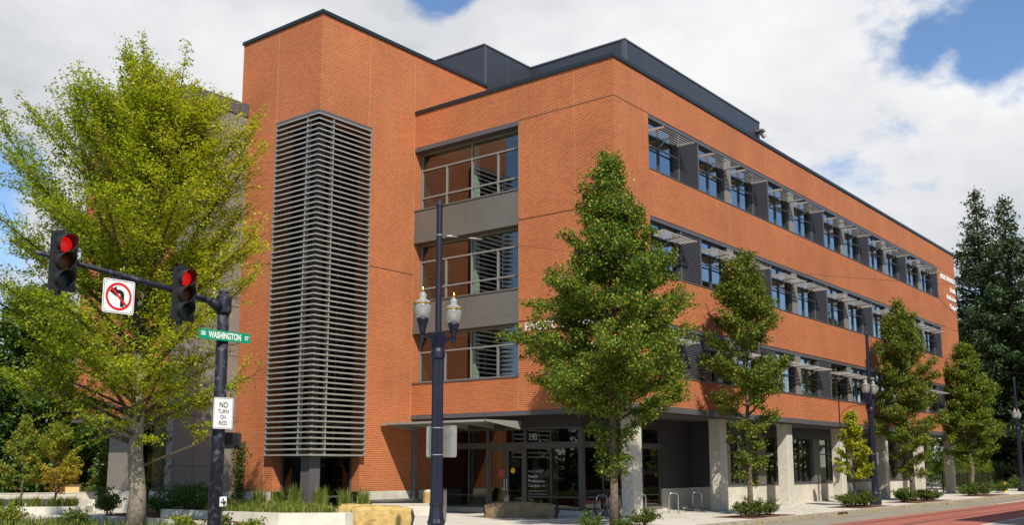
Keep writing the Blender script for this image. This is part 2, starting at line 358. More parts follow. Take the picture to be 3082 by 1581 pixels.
def text_mesh(txt, size, depth=0.0, bold=0.0, sx=1.0, align='LEFT'):
    """flat or extruded lettering as (verts, faces) in its own xy plane"""
    cu = bpy.data.curves.new('lettering', 'FONT'); cu.body = txt; cu.size = size; cu.extrude = depth; cu.offset = bold
    cu.align_x = align; cu.align_y = 'BOTTOM_BASELINE'
    ob = bpy.data.objects.new('lettering', cu); COL.objects.link(ob)
    dg = bpy.context.evaluated_depsgraph_get(); me = bpy.data.meshes.new_from_object(ob.evaluated_get(dg))
    v = [(p.co.x*sx, p.co.y, p.co.z) for p in me.vertices]; f = [tuple(q.vertices) for q in me.polygons]
    bpy.data.objects.remove(ob); bpy.data.curves.remove(cu); bpy.data.meshes.remove(me)
    return v, f
def add_text(mb, txt, size, o, ux, uz, nrm, depth=0.0, bold=0.0, sx=1.0, align='LEFT', mi=0, width=None):
    v, f = text_mesh(txt, size, depth, bold, sx, align)
    if width and v:
        xs = [p[0] for p in v]; w = max(xs)-min(xs); k = width/w; v = [(p[0]*k, p[1], p[2]) for p in v]
    o, ux, uz, nrm = Vector(o), Vector(ux), Vector(uz), Vector(nrm); n = len(mb.v)
    mb.v += [tuple(o + ux*p[0] + uz*p[1] + nrm*p[2]) for p in v]
    for q in f: mb.f.append(tuple(n+i for i in q)); mb.m.append(mi)

# ------------------------------------------------------------------ ground, roads, pavements
KY = -3.75                     # kerb of the street with the tracks (runs along x)
KX = -20.6                     # kerb of the side street (runs along y)
b = MB(); b.box(-1500, 1500, -1500, 1500, -0.9, -0.42); struct(b.build('ground', EARTH))
b = MB(); b.box(-400, 400, -6.2, KY-0.02, -0.41, RD); b.box(-400, 400, -19.0, -10.6, -0.41, RD); struct(b.build('road', ROADG))
b = MB(); b.box(-400, 400, -10.6, -6.2, -0.41, RD+0.004); struct(b.build('red_trackway', ROADR))
b = MB(); b.box(KX-9.0, KX-0.02, KY, 200, -0.41, RD-0.002); b.box(KX-9.0, KX-0.02, -200, -19.0, -0.41, RD-0.002); struct(b.build('side_road', ASPH))
b = MB()
for y in (-6.95, -8.40): b.box(-400, 400, y-0.05, y+0.05, RD-0.02, RD+0.008)
struct(b.build('tram_rails', RAIL))
b = MB(); b.box(30.5, 160, -6.16, -6.04, RD-0.01, RD+0.004); b.box(-400, 400, -10.72, -10.62, RD-0.01, RD+0.004); struct(b.build('road_marking', WHITE_LINE))
# kerb with the drain mouth left open at x 11.9 .. 13.1
b = MB()
for x0, x1 in ((KX+0.18, 11.9), (13.1, 400)): b.box(x0, x1, KY, KY+0.18, -0.41, G)
b.box(11.9, 13.1, KY, KY+0.18, G-0.035, G+0.004)
b.box(KX, KX+0.18, KY, 200, -0.41, G)
for k in range(-2, 18):
    pass
struct(b.build('kerb', KERB))
b = MB(); b.box(11.9, 13.1, KY+0.012, KY+0.16, -0.40, G-0.037); struct(b.build('storm_drain', RAIL))
# pavement slabs with joints
b = MB()
xs = [KX+0.18] + [KX+1.6*i for i in range(1, 75)]
for i in range(len(xs)-1):
    x0, x1 = xs[i]+0.006, xs[i+1]-0.006
    for y0, y1 in ((KY+0.19, -2.1), (-2.09, -0.5), (-0.49, 1.1), (1.11, 2.7), (2.71, 4.3), (4.31, 5.9), (5.91, 7.5), (7.51, 9.1), (9.11, 10.7)):
        b.box(x0, x1, y0, y1, -0.41, G)
b.box(KX+0.19, 100, KY+0.19, 10.7, -0.41, G-0.012)
b.box(KX+0.19, 100, 10.71, 60, -0.41, G-0.001)
struct(b.build('pavement', PAVE))
b = MB(); b.box(-400, 400, -22.5, -19.2, -0.41, G-0.02); struct(b.build('far_pavement', PAVE))
# lawn mound behind the left planters
b = MB()
nx, ny = 18, 14
for i in range(nx+1):
    for j in range(ny+1):
        x = -9.5+26*i/nx; y = 30+34*j/ny
        h = 0.9*math.sin(math.pi*min(1, j/ny*1.1))*math.sin(math.pi*min(1, (i+3)/(nx+3)))**0.6
        b.v.append((x, y, G+0.004+h))
for i in range(nx):
    for j in range(ny):
        a = i*(ny+1)+j; b.f.append((a, a+ny+1, a+ny+2, a+1)); b.m.append(0)
struct(b.build('lawn', LAWN, smooth=True))

# ------------------------------------------------------------------ the brick building
BL = thing('brick_building', 'four storey orange brick college building with louvered corner tower and ribbon windows', 'building', (0,0,G))
BL.location = (0,0,0)
def part(mb, name, m, parent=None, smooth=False, label=None):
    o = mb.build(name, m, parent or BL, smooth)
    if label: o['label'] = label
    return o

ZT = [16.47, 12.10, 7.73]            # window heads on the long side
ZS = [14.13, 9.76, 5.55]             # their sills
LB = 48.8; ZR = 18.07; BB = 4.29      # length, parapet, underside of the brick
# long side (faces -y)
b = MB()
us = [0, 2.63, 44.2, LB]; zs = sorted([BB, ZR] + ZT + ZS)
def s_long(u, z): return not (2.63 < u < 44.2 and any(a < z < h for a, h in zip(ZS, ZT)))
b.wall('y', 0.0, us, zs, s_long, 0.5)
# entrance side (faces -x): three tall openings
AT = [16.47, 12.11, 7.93]; AS = [13.50, 9.24, 5.52]
us = [0, 4.78, 10.86]; zs = sorted([4.12, ZR, 16.47, 5.52])
b.wall('x', 0.0, us, zs, lambda u, z: not (u > 4.78 and 5.52 < z < 16.47), 0.55)
# far end and back
b.wall('x', LB, [0, 26], [BB, ZR], lambda u, z: True, -0.5)
b.wall('y', 26.0, [2.0, LB], [G, ZR], lambda u, z: True, -0.5); b.wall('x', 2.0, [23.95, 26.0], [G, ZR], lambda u, z: True, 0.5)
b.quad((0.3,0.3,17.55), (LB-.3,0.3,17.55), (LB-.3,25.7,17.55), (0.3,25.7,17.55))
part(b, 'wall', BRICK, label='orange brick wall of the main block')
# tower (corner opening behind the louver screen)
TX, TY, TYL, TXR, TZ = -5.73, 10.86, 16.28, 5.12, 21.0
b = MB()
b.wall('x', TX, [TY, 13.15, TYL], [0.84, 2.2, 16.35, TZ], lambda u, z: not (u < 13.15 and z < 16.35), 0.5)
b.wall('y', TY, [TX, -3.05, 0.0], [0.84, 2.2, 16.35, TZ], lambda u, z: not (u < -3.05 and z < 16.35), 0.5)
b.wall('y', TY, [0.0, 0.55], [G, ZR+.1], lambda u, z: True, 0.3)
b.wall('y', TY, [0.0, TXR], [ZR-.6, TZ], lambda u, z: True, 0.3)
b.wall('x', TXR, [TY, TYL], [ZR-.6, TZ], lambda u, z: True, -0.3)
b.wall('y', TYL, [TX, TXR], [ZR-.6, TZ], lambda u, z: True, -0.3)
b.quad((TX+.2,TY+.2,20.7), (TXR-.2,TY+.2,20.7), (TXR-.2,TYL-.2,20.7), (TX+.2,TYL-.2,20.7))
part(b, 'tower_wall', BRICK)
# left wing behind the big tree
b = MB()
wz = [4.02, 5.5, 7.7, 9.8, 12.1, 14.1, 16.4, ZR]
def s_wing(u, z): return not (any(a < z < h for a, h in ((14.1,16.4),(9.8,12.1),(5.5,7.7))) and (16.25 < u < 16.85 or 19.6 < u < 21.2 and z > 13))
b.wall('x', -8.70, [15.78, 16.25, 16.85, 19.6, 21.2, 23.9], wz, s_wing, 0.4)
b.wall('y', 23.9, [-8.70, 0], [4.02, ZR], lambda u, z: True, -0.4)
b.quad((-8.5,16,17.6), (2,16,17.6), (2,23.7,17.6), (-8.5,23.7,17.6))
part(b, 'wing_wall', BRICK)
for y0, y1, z0, z1 in ((16.25,16.85,14.1,16.4),(16.25,16.85,9.8,12.1),(16.25,16.85,5.5,7.7),(19.6,21.2,14.1,16.4)):
    b = MB(); b.quad((-8.5,y0,z0), (-8.5,y1,z0), (-8.5,y1,z1), (-8.5,y0,z1)); part(b, 'wing_window', GLASS)
b = MB(); b.box(-8.3, -8.25, 16, 23.7, 4.3, 17.4); part(b, 'wing_interior', INTD)
# grey panelled bay between tower and wing, with joints
b = MB(); b.box(-8.74, -5.735, 15.77, 16.20, 0.82, 18.0)
b.box(-7.2, -6.8, 16.9, 19.6, 0.82, 3.98); b.box(-7.9, -7.5, 20.0, 22.0, 0.82, 3.98); b.box(-8.70, -3.0, 16.2, 23.88, 3.99, 4.015)
part(b, 'grey_bay', GRAYP)
b = MB()
for z in (1.9, 3.95, 6.6, 8.75, 10.9, 13.05, 14.1, 16.2): b.box(-8.75, -5.736, 15.763, 15.78, z-0.014, z+0.014)
for x in (-7.75, -6.7): b.box(x-0.01, x+0.01, 15.763, 15.78, 0.9, 17.4)
b.box(-8.79, -5.70, 15.72, 16.25, 17.45, 18.04)
part(b, 'bay_joint', FASC)
b = MB(); b.box(-8.76, -5.74, 15.75, 16.25, G, 0.82); b.box(-7.25, -6.75, 16.85, 19.65, G, 0.82); b.box(-7.95, -7.45, 19.95, 22.05, G, 0.82)
part(b, 'bay_base', CONC)
b = MB(); b.quad((-7.0,19.6,G), (-7.0,20.0,G), (-7.0,20.0,3.9), (-7.0,19.6,3.9)); b.quad((-8.0,16.95,.95),(-8.0,18.7,.95),(-8.0,18.7,3.2),(-8.0,16.95,3.2))
part(b, 'bay_window', GLASSB)
b = MB(); b.box(-5.0, 0, 16.3, 23.8, G, 4.0); part(b, 'wing_core', INTD)
b = MB(); b.box(-6.3, -5.05, 23.5, 23.8, G, 3.98); part(b, 'wing_core', INTD)
# concrete base of tower
b = MB()
b.wall('x', TX-0.03, [13.15, TYL-.52], [G, 0.84], lambda u, z: True, 0.5); b.wall('y', TY-0.03, [-3.05, 0.0], [G, 0.84], lambda u, z: True, 0.5)
b.box(0.002, 2.0, 10.87, 11.2, G, 0.84)
b.box(-5.73, -5.2, TY, 13.15, G, 0.15); b.box(-5.2, -3.05, TY, TY+.4, G, 0.15)
part(b, 'tower_base', CONC)
# brick inside the porch, left of the doors
b = MB(); b.wall('y', TY+0.002, [0.55, 2.0], [0.84, 4.0], lambda u, z: True, 0.3); part(b, 'porch_wall', BRICK)

# copings
b = MB()
b.box(-0.06, LB+.06, -0.06, 0.30, ZR, ZR+.16); b.box(-0.06, 0.30, 0.30, TY-.003, ZR, ZR+.16); b.box(LB-.3, LB+.06, 0.30, 26, ZR, ZR+.16)
b.box(TX-.07, TXR+.07, TY-.07, TY+.35, TZ, TZ+.15); b.box(TX-.07, TX+.35, TY+.35, TYL+.05, TZ, TZ+.15); b.box(TXR-.3, TXR+.07, TY+.35, TYL+.05, TZ, TZ+.15)
b.box(-8.78, -8.4, 16.27, 23.95, ZR, ZR+.12)
part(b, 'coping', COPE)
# roof-top plant screens
ZP = 23.34
b = MB(); b.box(9.04, 25.0, 5.0, 22.0, 17.6, ZP); b.box(5.13, 9.035, 11.03, 22.0, 17.6, ZP)
PH = part(b, 'penthouse', PENT)
b = MB()
b.box(9.0, 25.04, 4.96, 22.0, ZP+.01, ZP+.09); b.box(5.09, 8.99, 10.99, 22.0, ZP+.01, ZP+.09)
for x in (11.15, 13.94, 16.64, 19.59, 22.24): b.box(x-.014, x+.014, 4.988, 5.0, 17.7, ZP)
b.box(9.03, 9.22, 4.982, 5.0, 17.7, ZP); b.box(9.02, 9.04, 5.0, 5.19, 17.7, ZP)
b.box(5.14, 5.30, 11.012, 11.03, 17.7, ZP); b.box(7.04, 7.07, 11.02, 11.03, 17.7, ZP)
b.box(9.03, 9.042, 8.0, 8.03, 17.7, ZP); b.box(5.13, 9.03, 11.018, 11.03, 21.4, 21.42)
part(b, 'panel_trim', mat('panel_trim', (0.105, 0.11, 0.12), 0.4, 0.3), PH)
b = MB(); b.box(24.3, 24.75, 4.5, 4.98, 22.6, 22.72); b.tube([(24.6,4.75,22.6),(24.72,4.55,22.25)], 0.13, 10); b.box(24.55, 24.63, 4.85, 5.0, 22.2, 22.6)
part(b, 'roof_floodlight', DRAIN)
b = MB(); b.box(4.55, 4.8, 10.55, 10.8, 18.0, 18.75); b.box(4.5, 4.85, 10.5, 10.84, 18.75, 18.85); part(b, 'roof_vent', FASC)

# reveals and control joints in the brick
JC = mat('brick_joint', (0.13, 0.05, 0.022), 0.9)
def reveal(*bx):
    b = MB()
    for q in bx: b.box(*q)
    part(b, 'reveal', JC)
reveal((-0.004, 0.0, 0.0, 4.78, 16.45, 16.50), (0.0, 2.63, -0.004, 0.0, 16.45, 16.50))
for z in (12.10, 7.80): reveal((-0.004, 0.0, 0.0, 4.78, z-.025, z+.025))
for z in ZT: reveal((44.2, LB, -0.004, 0.0, z-.02, z+.02))
reveal((-2.75, 0.0, TY-.004, TY, 10.46, 10.50)); reveal((TX-.004, TX, 13.45, TYL, 10.46, 10.50))
JL = mat('control_joint', (0.50, 0.31, 0.17), 0.9)
def cjoint(*q): b = MB(); b.box(*q); part(b, 'control_joint', JL)
cjoint(-2.93, -2.915, TY-.003, TY, 16.5, TZ); cjoint(TX-.003, TX, 13.73, 13.745, 16.5, TZ); cjoint(TX-.003, TX, 13.73, 13.745, .85, 2.2)
cjoint(-0.06, -0.045, TY-.003, TY, .85, TZ); cjoint(-0.003, 0, 1.9, 1.912, 12.2, ZR); cjoint(-0.003, 0, 4.79, 4.802, 4.2, 16.4)
for x in (9.9, 17.3, 24.8, 32.2, 39.6):
    for z0, z1 in ((16.5, ZR), (12.15, 14.1), (7.75, 9.74), (4.3, 5.5)): cjoint(x-.006, x+.006, -0.003, 0.0, z0, z1)

# bottom fascia and soffit
b = MB()
b.box(-0.02, LB+.02, -0.02, 0.25, 4.05, BB-.003); b.box(-0.02, 0.25, 0.25, TY-.004, 3.94, 4.117); b.box(LB-.25, LB+.02, 0.25, 25, 4.05, BB-.003)
b.box(-8.72, -8.5, 16.25, 23.92, 3.85, 4.018)
part(b, 'fascia', FASC)
b = MB(); b.box(0.25, LB-.25, 0.25, 10.84, 4.0, 4.04); part(b, 'soffit', SOFF)

# tower corner glazing behind the screen
b = MB()
gx, gy = TX+.5, TY+.5
b.quad((gx,gy,0.15), (gx,13.15,0.15), (gx,13.15,16.3), (gx,gy,16.3)); b.quad((gx,gy,0.15), (-3.05,gy,0.15), (-3.05,gy,16.3), (gx,gy,16.3))
TW = part(b, 'tower_window', GLASST)
b = MB()
for z in (0.15, 0.62, 2.25, 3.6, 4.6, 6.4, 8.0, 8.9, 10.7, 12.2, 13.1, 15.0): 
    b.box(gx-.05, gx+.02, gy+.03, 13.14, z, z+.07); b.box(gx+.03, -3.06, gy-.05, gy+.02, z, z+.07)
b.box(gx-.06, gx+.03, 13.05, 13.145, 0.15, 16.3); b.box(-3.13, -3.055, gy-.06, gy+.03, 0.15, 16.3)
for z0, z1 in ((2.6, 16.3),): b.box(gx-.05, gx+.02, 12.25, 12.32, z0, z1); b.box(-4.15, -4.08, gy-.05, gy+.02, z0, z1)
part(b, 'mullion', FRAME, TW)
b = MB(); b.box(-5.62, -5.08, TY+.11, TY+.65, 0.15, 2.6); b.box(-5.5, -5.2, TY+.2, TY+.5, 2.6, 16.3); part(b, 'corner_post', FASC)
b = MB()
for z in (4.1, 8.45, 12.8): b.box(-5.0, -.3, 11.6, 16.0, z, z+.25)
b.box(-3.0, -0.1, 11.40, 11.45, G, 16.3); b.box(-5.1, -.3, 15.2, 15.3, G, 16.3); b.box(-5.2, -5.15, 13.2, 15.2, G, 16.3)
part(b, 'tower_interior', INTD)
# louver screen: 63 blades round the corner, stood off the wall
b = MB()
sx_, sy_ = TX-.27, TY-.27; dz = (16.40-2.30)/63
for k in range(64):
    z = 2.30+k*dz
    b.box(sx_, sx_+.025, sy_+.025, 13.42, z, z+.062); b.box(sx_, -2.98, sy_, sy_+.025, z, z+.062)
    b.prism([(sx_+.025, z+.030), (sx_+.20, z+.085), (sx_+.20, z+.095), (sx_+.025, z+.040)], 'y', sy_+.025, 13.42)
    b.prism([(sy_+.025, z+.030), (sy_+.20, z+.085), (sy_+.20, z+.095), (sy_+.025, z+.040)], 'x', sx_+.20, -2.98)
LS = part(b, 'louver_screen', LOUV)
b = MB()
for y in (11.36, 13.40): b.box(sx_+.03, sx_+.24, y-.02, y+.02, 2.28, 16.42)
for x in (-5.15, -3.0): b.box(x-.02, x+.02, sy_+.03, sy_+.24, 2.28, 16.42)
part(b, 'screen_fin', SHADE, LS)
b = MB(); b.box(sx_+.02, TX, sy_+.02, 13.43, 16.45, 16.60); b.box(TX, -2.97, sy_+.02, TY, 16.45, 16.60); part(b, 'screen_flashing', FASC, LS)

# entrance side: three tall windows with spandrels
gx = 0.50; ys = [10.83, 9.27, 7.76, 6.27, 4.80]
for k, (zt, zb) in enumerate(((16.26, 13.50), (11.92, 9.24), (7.75, 5.56))):
    b = MB(); b.quad((gx,ys[-1],zb), (gx,ys[0],zb), (gx,ys[0],zt), (gx,ys[-1],zt)); w = part(b, 'curtain_window', GLASS)
    b = MB(); tz = zt-.80; lz = zb+.63
    def hbar(z, h=.035, y0=ys[-1], y1=ys[0]): b.box(gx-.07, gx+.03, y0, y1, z-h, z+h)
    hbar(zb+.04, .04); hbar(tz); hbar(zt-.04, .04)
    if k < 2: hbar(lz)
    for q, y in enumerate(ys):
        y = min(max(y, ys[-1]+.035), ys[0]-.035)
        z1 = zt-.08 if q in (0, 2, 4) else tz-.035
        b.box(gx-.075, gx+.025, y-.032, y+.032, zb+.08, z1)
    part(b, 'mullion', MULL, w)
b = MB()
for zt, zb, lip in ((13.50, 11.93, 12.30), (9.24, 7.76, 8.12)):
    b.box(0.02, 0.45, 4.79, 10.85, lip, zt-.06); b.box(-0.015, 0.46, 4.785, 10.855, zt-.06, zt-.001); b.box(-0.02, 0.46, 4.785, 10.855, zb, lip-.012)
part(b, 'spandrel', SPAN)
b = MB()
for zt, zb in ((13.44, 12.30), (9.18, 8.12)): b = MB(); b.box(0.014, 0.02, 7.76, 7.772, zb, zt); part(b, 'panel_joint', FASC)
b = MB()
b.box(-0.012, 0.46, 4.785, 10.855, 16.262, 16.466); part(b, 'window_trim', FASC); b = MB(); b.box(-0.03, 0.46, 4.785, 10.855, 5.50, 5.555)
part(b, 'window_trim', FASC)
# rooms behind them
b = MB()
for z in (4.3, 8.0, 12.3, 16.5): b.box(0.62, 6.5, 0.62, 10.8, z, z+.9 if z < 16 else z+.4)
b.box(6.5, 46.0, 7.0, 20, G, 17.4)
for z in (8.0, 12.3, 16.5): b.box(6.5, LB-.6, 0.62, 6.98, z-.2, z+.9 if z < 16 else z+.4)
b.box(6.5, LB-.6, 0.62, 6.98, 4.3, 5.2); b.box(0.6, 6.5, 10.82, 10.84, 4.4, 17.4); b.box(LB-.6, LB-.55, .6, 7, 4.3, 17.4)
part(b, 'interior', INTD)
b = MB()
for z in (5.2, 8.9, 13.2): b.box(0.80, 1.05, 7.80, 8.02, z, z+3.1)
for z in (16.45, 12.25, 7.95): b.box(.7, 6.4, .7, 10.7, z-.03, z-.01)
part(b, 'interior_column', INTG)
for y, z in ((8.9, 15.1), (8.6, 10.8), (8.7, 7.2)):
    b = MB(); b.lathe([(0.02,z-.22),(.15,z-.16),(.22,z),(.15,z+.16),(.02,z+.22)], 2.2, y, 14); b.box(2.19, 2.21, y-.01, y+.01, z+.22, z+1.0)
    part(b, 'pendant_lamp', INTM, smooth=True)

# long side: ribbon windows, louver panels, sunshades, fins
def ribbon(zb, zt, row):
    gy = 0.22
    wins = []
    for i in range(6):
        if i == 0: wins.append((2.63, 5.25))
        else:
            o = 7.1+7.44*(i-1); wins.append((o, o+2.55)); wins.append((o+3.2, o+5.59))
    for x0, x1 in wins:
        b = MB(); b.quad((x0,gy,zb), (x1,gy,zb), (x1,gy,zt-.18), (x0,gy,zt-.18)); w = part(b, 'window', GLASSR)
        b = MB(); xm = x0+1.15
        b.box(x0, x1-.28, gy-.06, gy+.02, zb, zb+.06); b.box(x0, x1-.28, gy-.06, gy+.02, zt-.26, zt-.18)
        b.box(x0, x0+.05, gy-.06, gy+.02, zb+.06, zt-.26); b.box(xm-.025, xm+.025, gy-.07, gy+.02, zb+.06, zt-.26)
        part(b, 'window_frame', FRAME, w)
        b = MB(); b.box(x1-.26, x1, 0.09, gy+.02, zb, zt-.18); part(b, 'window_jamb', LOUVK, w)
        b = MB(); z = zb+1.0 if row < 2 else zb+.9
        b.box(x0, x1, 0.04, 0.08, z-.025, z+.025); part(b, 'window_rail', SPAN, w)
        # sunshade: outriggers and six blades
        z = zb+1.60 if row < 2 else zb+1.45
        b = MB(); y0, y1 = -0.72, 0.16; xe = x1+.02
        b.prism([(y0, z+.03), (y1, z+.06), (y1, z-.07), (y0, z-.05)], 'x', x0+.02, x0+.05)
        b.prism([(y0, z+.03), (y1, z+.06), (y1, z-.07), (y0, z-.05)], 'x', xe-.03, xe)
        b.prism([(y0+.05, z-.03), (y1, z-.03), (y1, z-.09), (y0+.05, z-.06)], 'x', (x0+xe)/2-.02, (x0+xe)/2+.02)
        for q in range(6):
            y = y0+.06+q*.150
            b.prism([(y-.040, z-.032), (y-.034, z-.038), (y+.040, z+.032), (y+.034, z+.038)], 'x', x0+.05, xe-.03)
        b.tube([(x0+1.1, y0+.25, z-.05), (x0+1.1, gy-.06, z-.45)], 0.018, 6)
        part(b, 'sunshade', SHADE)
    for i in range(6):
        x0 = 5.25+7.44*i; x1 = x0+1.85 if i < 5 else 44.2
        b = MB(); b.box(x0, x1, 0.20, 0.50, zb, zt-.18); b.box(x0, x0+.05, 0.03, 0.20, zb, zt-.18); b.box(x1-.05, x1, 0.03, 0.20, zb, zt-.18)
        n = 27
        for k in range(n):
            z = zb+.02+k*(zt-.2-zb)/n
            b.prism([(0.05, z), (0.06, z-.01), (0.08, z+.012), (0.19, z+.028), (0.19, z+.036), (0.06, z+.024)], 'x', x0+.05, x1-.05)
        part(b, 'louver_panel', LOUVD)
    for i in range(5):
        x0 = 9.65+7.44*i
        b = MB(); b.box(x0, x0+.65, 0.03, 0.5, zb, zt-.18); part(b, 'fin_panel', GRAYP)
    b = MB(); b.box(2.635, 44.195, 0.02, 0.5, zt-.178, zt-.003); part(b, 'window_header', FASC); b = MB(); b.box(2.635, 44.195, -0.025, 0.5, zb-.045, zb-.003); part(b, 'window_sill', FASC)
for r_ in range(3): ribbon(ZS[r_], ZT[r_], r_)

# porch columns
for i in range(7):
    x0 = 1.64+7.44*i
    b = MB(); b.prism([(x0+.02, .42), (x0+.66, .42), (x0+.68, .44), (x0+.68, .96), (x0, .96), (x0, .44)], 'z', G, 4.0)
    part(b, 'column', CONC_COL)
# storefront
SX, SY = 2.0, 3.08
b = MB(); b.box(SX-.05, SX+.2, SY-.05, 10.86, 3.52, 3.99); b.box(SX+.2, 11.2, SY-.05, SY+.2, 3.52, 3.99); part(b, 'storefront_fascia', DKMET)
b = MB()
b.quad((SX,SY,.1), (SX,6.0,.1), (SX,6.0,3.5), (SX,SY,3.5)); b.quad((SX,8.0,.1), (SX,10.8,.1), (SX,10.8,3.5), (SX,8.0,3.5)); b.quad((SX,6.0,2.75), (SX,8.0,2.75), (SX,8.0,3.5), (SX,6.0,3.5))
b.quad((SX,SY,.1), (8.3,SY,.1), (8.3,SY,3.5), (SX,SY,3.5))
SF = part(b, 'storefront_glazing', GLASSB)
b = MB()
for y in (10.83, 9.15, 4.62): b.box(SX-.06, SX+.03, y-.03, y+.03, .1, 3.5)
b.box(SX-.07, SX+.04, 7.97, 8.12, .1, 3.5); b.box(SX-.07, SX+.04, 5.90, 6.03, .1, 3.5); b.box(SX-.08, SX+.12, SY-.08, SY+.12, .1, 3.5)
for y0, y1 in ((SY+.12, 4.59), (4.65, 5.90), (8.12, 9.12), (9.18, 10.80)):
    b.box(SX-.055, SX+.02, y0, y1, .1, .18); b.box(SX-.055, SX+.02, y0, y1, .60, .65)
b.box(SX-.075, SX+.04, SY+.12, 10.8, 2.64, 2.90); b.box(SX-.05, SX+.02, SY+.12, 10.8, 3.44, 3.52)
for x in (3.5, 5.1, 6.7, 8.2): b.box(x-.03, x+.03, SY-.06, SY+.03, .1, 3.5)
b.box(SX+.12, 8.3, SY-.075, SY+.03, 2.66, 2.90); b.box(SX+.12, 8.3, SY-.055, SY+.02, .1, .18); b.box(SX+.12, 8.3, SY-.055, SY+.02, .6, .65)
part(b, 'storefront_frame', FRAME, SF)
b = MB(); b.box(SX-.02, 8.4, SY-.02, SY+.3, G, .1); b.box(SX-.02, SX+.3, SY+.3, 10.86, G, .1); part(b, 'storefront_curb', CONC)
for y0, y1, hs in ((6.04, 6.98, 1), (7.0, 7.95, -1)):
    b = MB()
    b.box(SX-.06, SX, y0, y0+.11, .1, 2.63); b.box(SX-.06, SX, y1-.11, y1, .1, 2.63); b.box(SX-.06, SX, y0+.11, y1-.11, .1, .36); b.box(SX-.06, SX, y0+.11, y1-.11, 2.52, 2.63)
    d = part(b, 'entrance_door', FRAME)
    b = MB(); b.quad((SX-.03,y0+.11,.36), (SX-.03,y1-.11,.36), (SX-.03,y1-.11,2.52), (SX-.03,y0+.11,2.52)); part(b, 'door_glass', GLASSB, d)
    yh = y1-.06 if hs > 0 else y0+.06
    b = MB(); b.tube([(SX-.12,yh,.85), (SX-.12,yh,1.35)], .018, 8); b.box(SX-.12, SX-.05, yh-.01, yh+.01, .9, .92); b.box(SX-.12, SX-.05, yh-.01, yh+.01, 1.28, 1.30); part(b, 'door_handle', STEEL, d)
b = MB(); b.box(SX-.066, SX-.062, 7.1, 7.42, 1.42, 1.72) ; part(b, 'pink_notice', mat('pink_paper', (0.42, 0.06, 0.07), 0.8))
b = MB(); b.lathe([(0.0,0),(.12,0),(.12,.004),(0,.004)], 0, 0, 20)
yd = part(b, 'yellow_decal', YEL); yd.rotation_euler = (0, R(-90), 0); yd.location = (SX-.066, 6.62, 1.70)
# lettering on the glass
nx_ = (-1,0,0); VINYL = mat('frosted_vinyl', (0.42, 0.42, 0.40), 0.6)
def glass_text(t, size, y, z, width=None, bold=0.0):
    b = MB(); add_text(b, t, size, (SX-.012, y, z), (0,-1,0), (0,0,1), nx_, 0, bold, width=width); part(b, 'glass_lettering', VINYL)
glass_text('190', .42, 5.82, 2.98, .40, .006)
glass_text('PACIFIC UNIVERSITY', .13, 5.84, 1.62, .86); glass_text('Health', .19, 5.84, 1.40, None, .004); glass_text('Professions', .19, 5.84, 1.21, None, .004)
glass_text('Campus', .19, 5.84, 1.02, None, .004); glass_text('HPC2', .12, 5.14, 1.03)
glass_text('UNIVERSIDAD PACIFIC', .10, 5.84, .82); glass_text('Centro de Profesiones', .11, 5.84, .70); glass_text('De la Salud  HPC2', .11, 5.84, .58)
# ground floor of the long side: grey return, concrete plinth and windows between pilasters
b = MB(); b.box(8.35, 11.2, SY-.03, SY+.2, .88, 3.51); b.box(11.2, 11.5, 2.05, SY+.2, .95, 3.99); part(b, 'porch_panel', DKMET)
FY = 2.0
b = MB(); b.box(11.15, 45.3, FY, FY+.35, G, .90); b.box(8.4, 11.15, SY-.05, SY+.2, G, .87); b.box(11.15, 11.4, FY+.35, SY+.2, G, .90); b.box(45.3, 47.6, FY+.8, FY+1.2, G, .35); part(b, 'plinth', CONC)
b = MB(); b.box(11.15, 45.3, FY-.03, FY+.30, .904, .96); part(b, 'plinth_cap', FASC)
for i in range(5):
    x0 = 11.5 if i == 0 else 9.95+7.44*i; x1 = 16.4+7.44*i if i < 4 else 45.2
    b = MB(); b.quad((x0,FY+.22,.97), (x1,FY+.22,.97), (x1,FY+.22,3.4), (x0,FY+.22,3.4)); w = part(b, 'ground_window', GLASSB)
    b = MB(); n = 4
    for k in range(n+1):
        x = x0+.03+(x1-x0-.06)*k/n; b.box(x-.03, x+.03, FY+.14, FY+.24, .965, 3.4)
    b.box(x0+.06, x1-.06, FY+.16, FY+.23, .965, 1.03); b.box(x0+.06, x1-.06, FY+.16, FY+.23, 2.55, 2.61)
    part(b, 'window_frame', FRAME, w)
for i in range(4):
    b = MB(); b.box(16.4+7.44*i, 17.39+7.44*i, FY-.01, FY+.36, .965, 3.5); part(b, 'pilaster', SPAN)
b = MB(); b.box(45.2, 45.6, FY-.01, FY+1.2, .965, 3.5); part(b, 'pilaster', SPAN)
b = MB(); b.box(11.5, 46, FY-.03, FY+.35, 3.41, 3.99); part(b, 'head_panel', DKMET)
b = MB(); b.box(45.62, 45.9, 3.25, 25.5, G, 3.99); part(b, 'end_wall', SPAN)
b = MB(); b.box(2.4, 11.2, 6.9, 7.0, G, 4.0); b.box(11.4, 46, 4.5, 4.6, G, 4.0); part(b, 'ground_floor_interior', INTD)
b = MB(); b.box(4.6, 5.0, 6.4, 6.8, G, 3.9); b.box(3.9, 4.1, 8.8, 9.1, G, 3.9); b.box(15.0, 15.5, 3.2, 3.4, .9, 2.4); b.box(22.4, 23.0, 3.4, 3.5, .9, 2.2); part(b, 'interior_column', INTG)
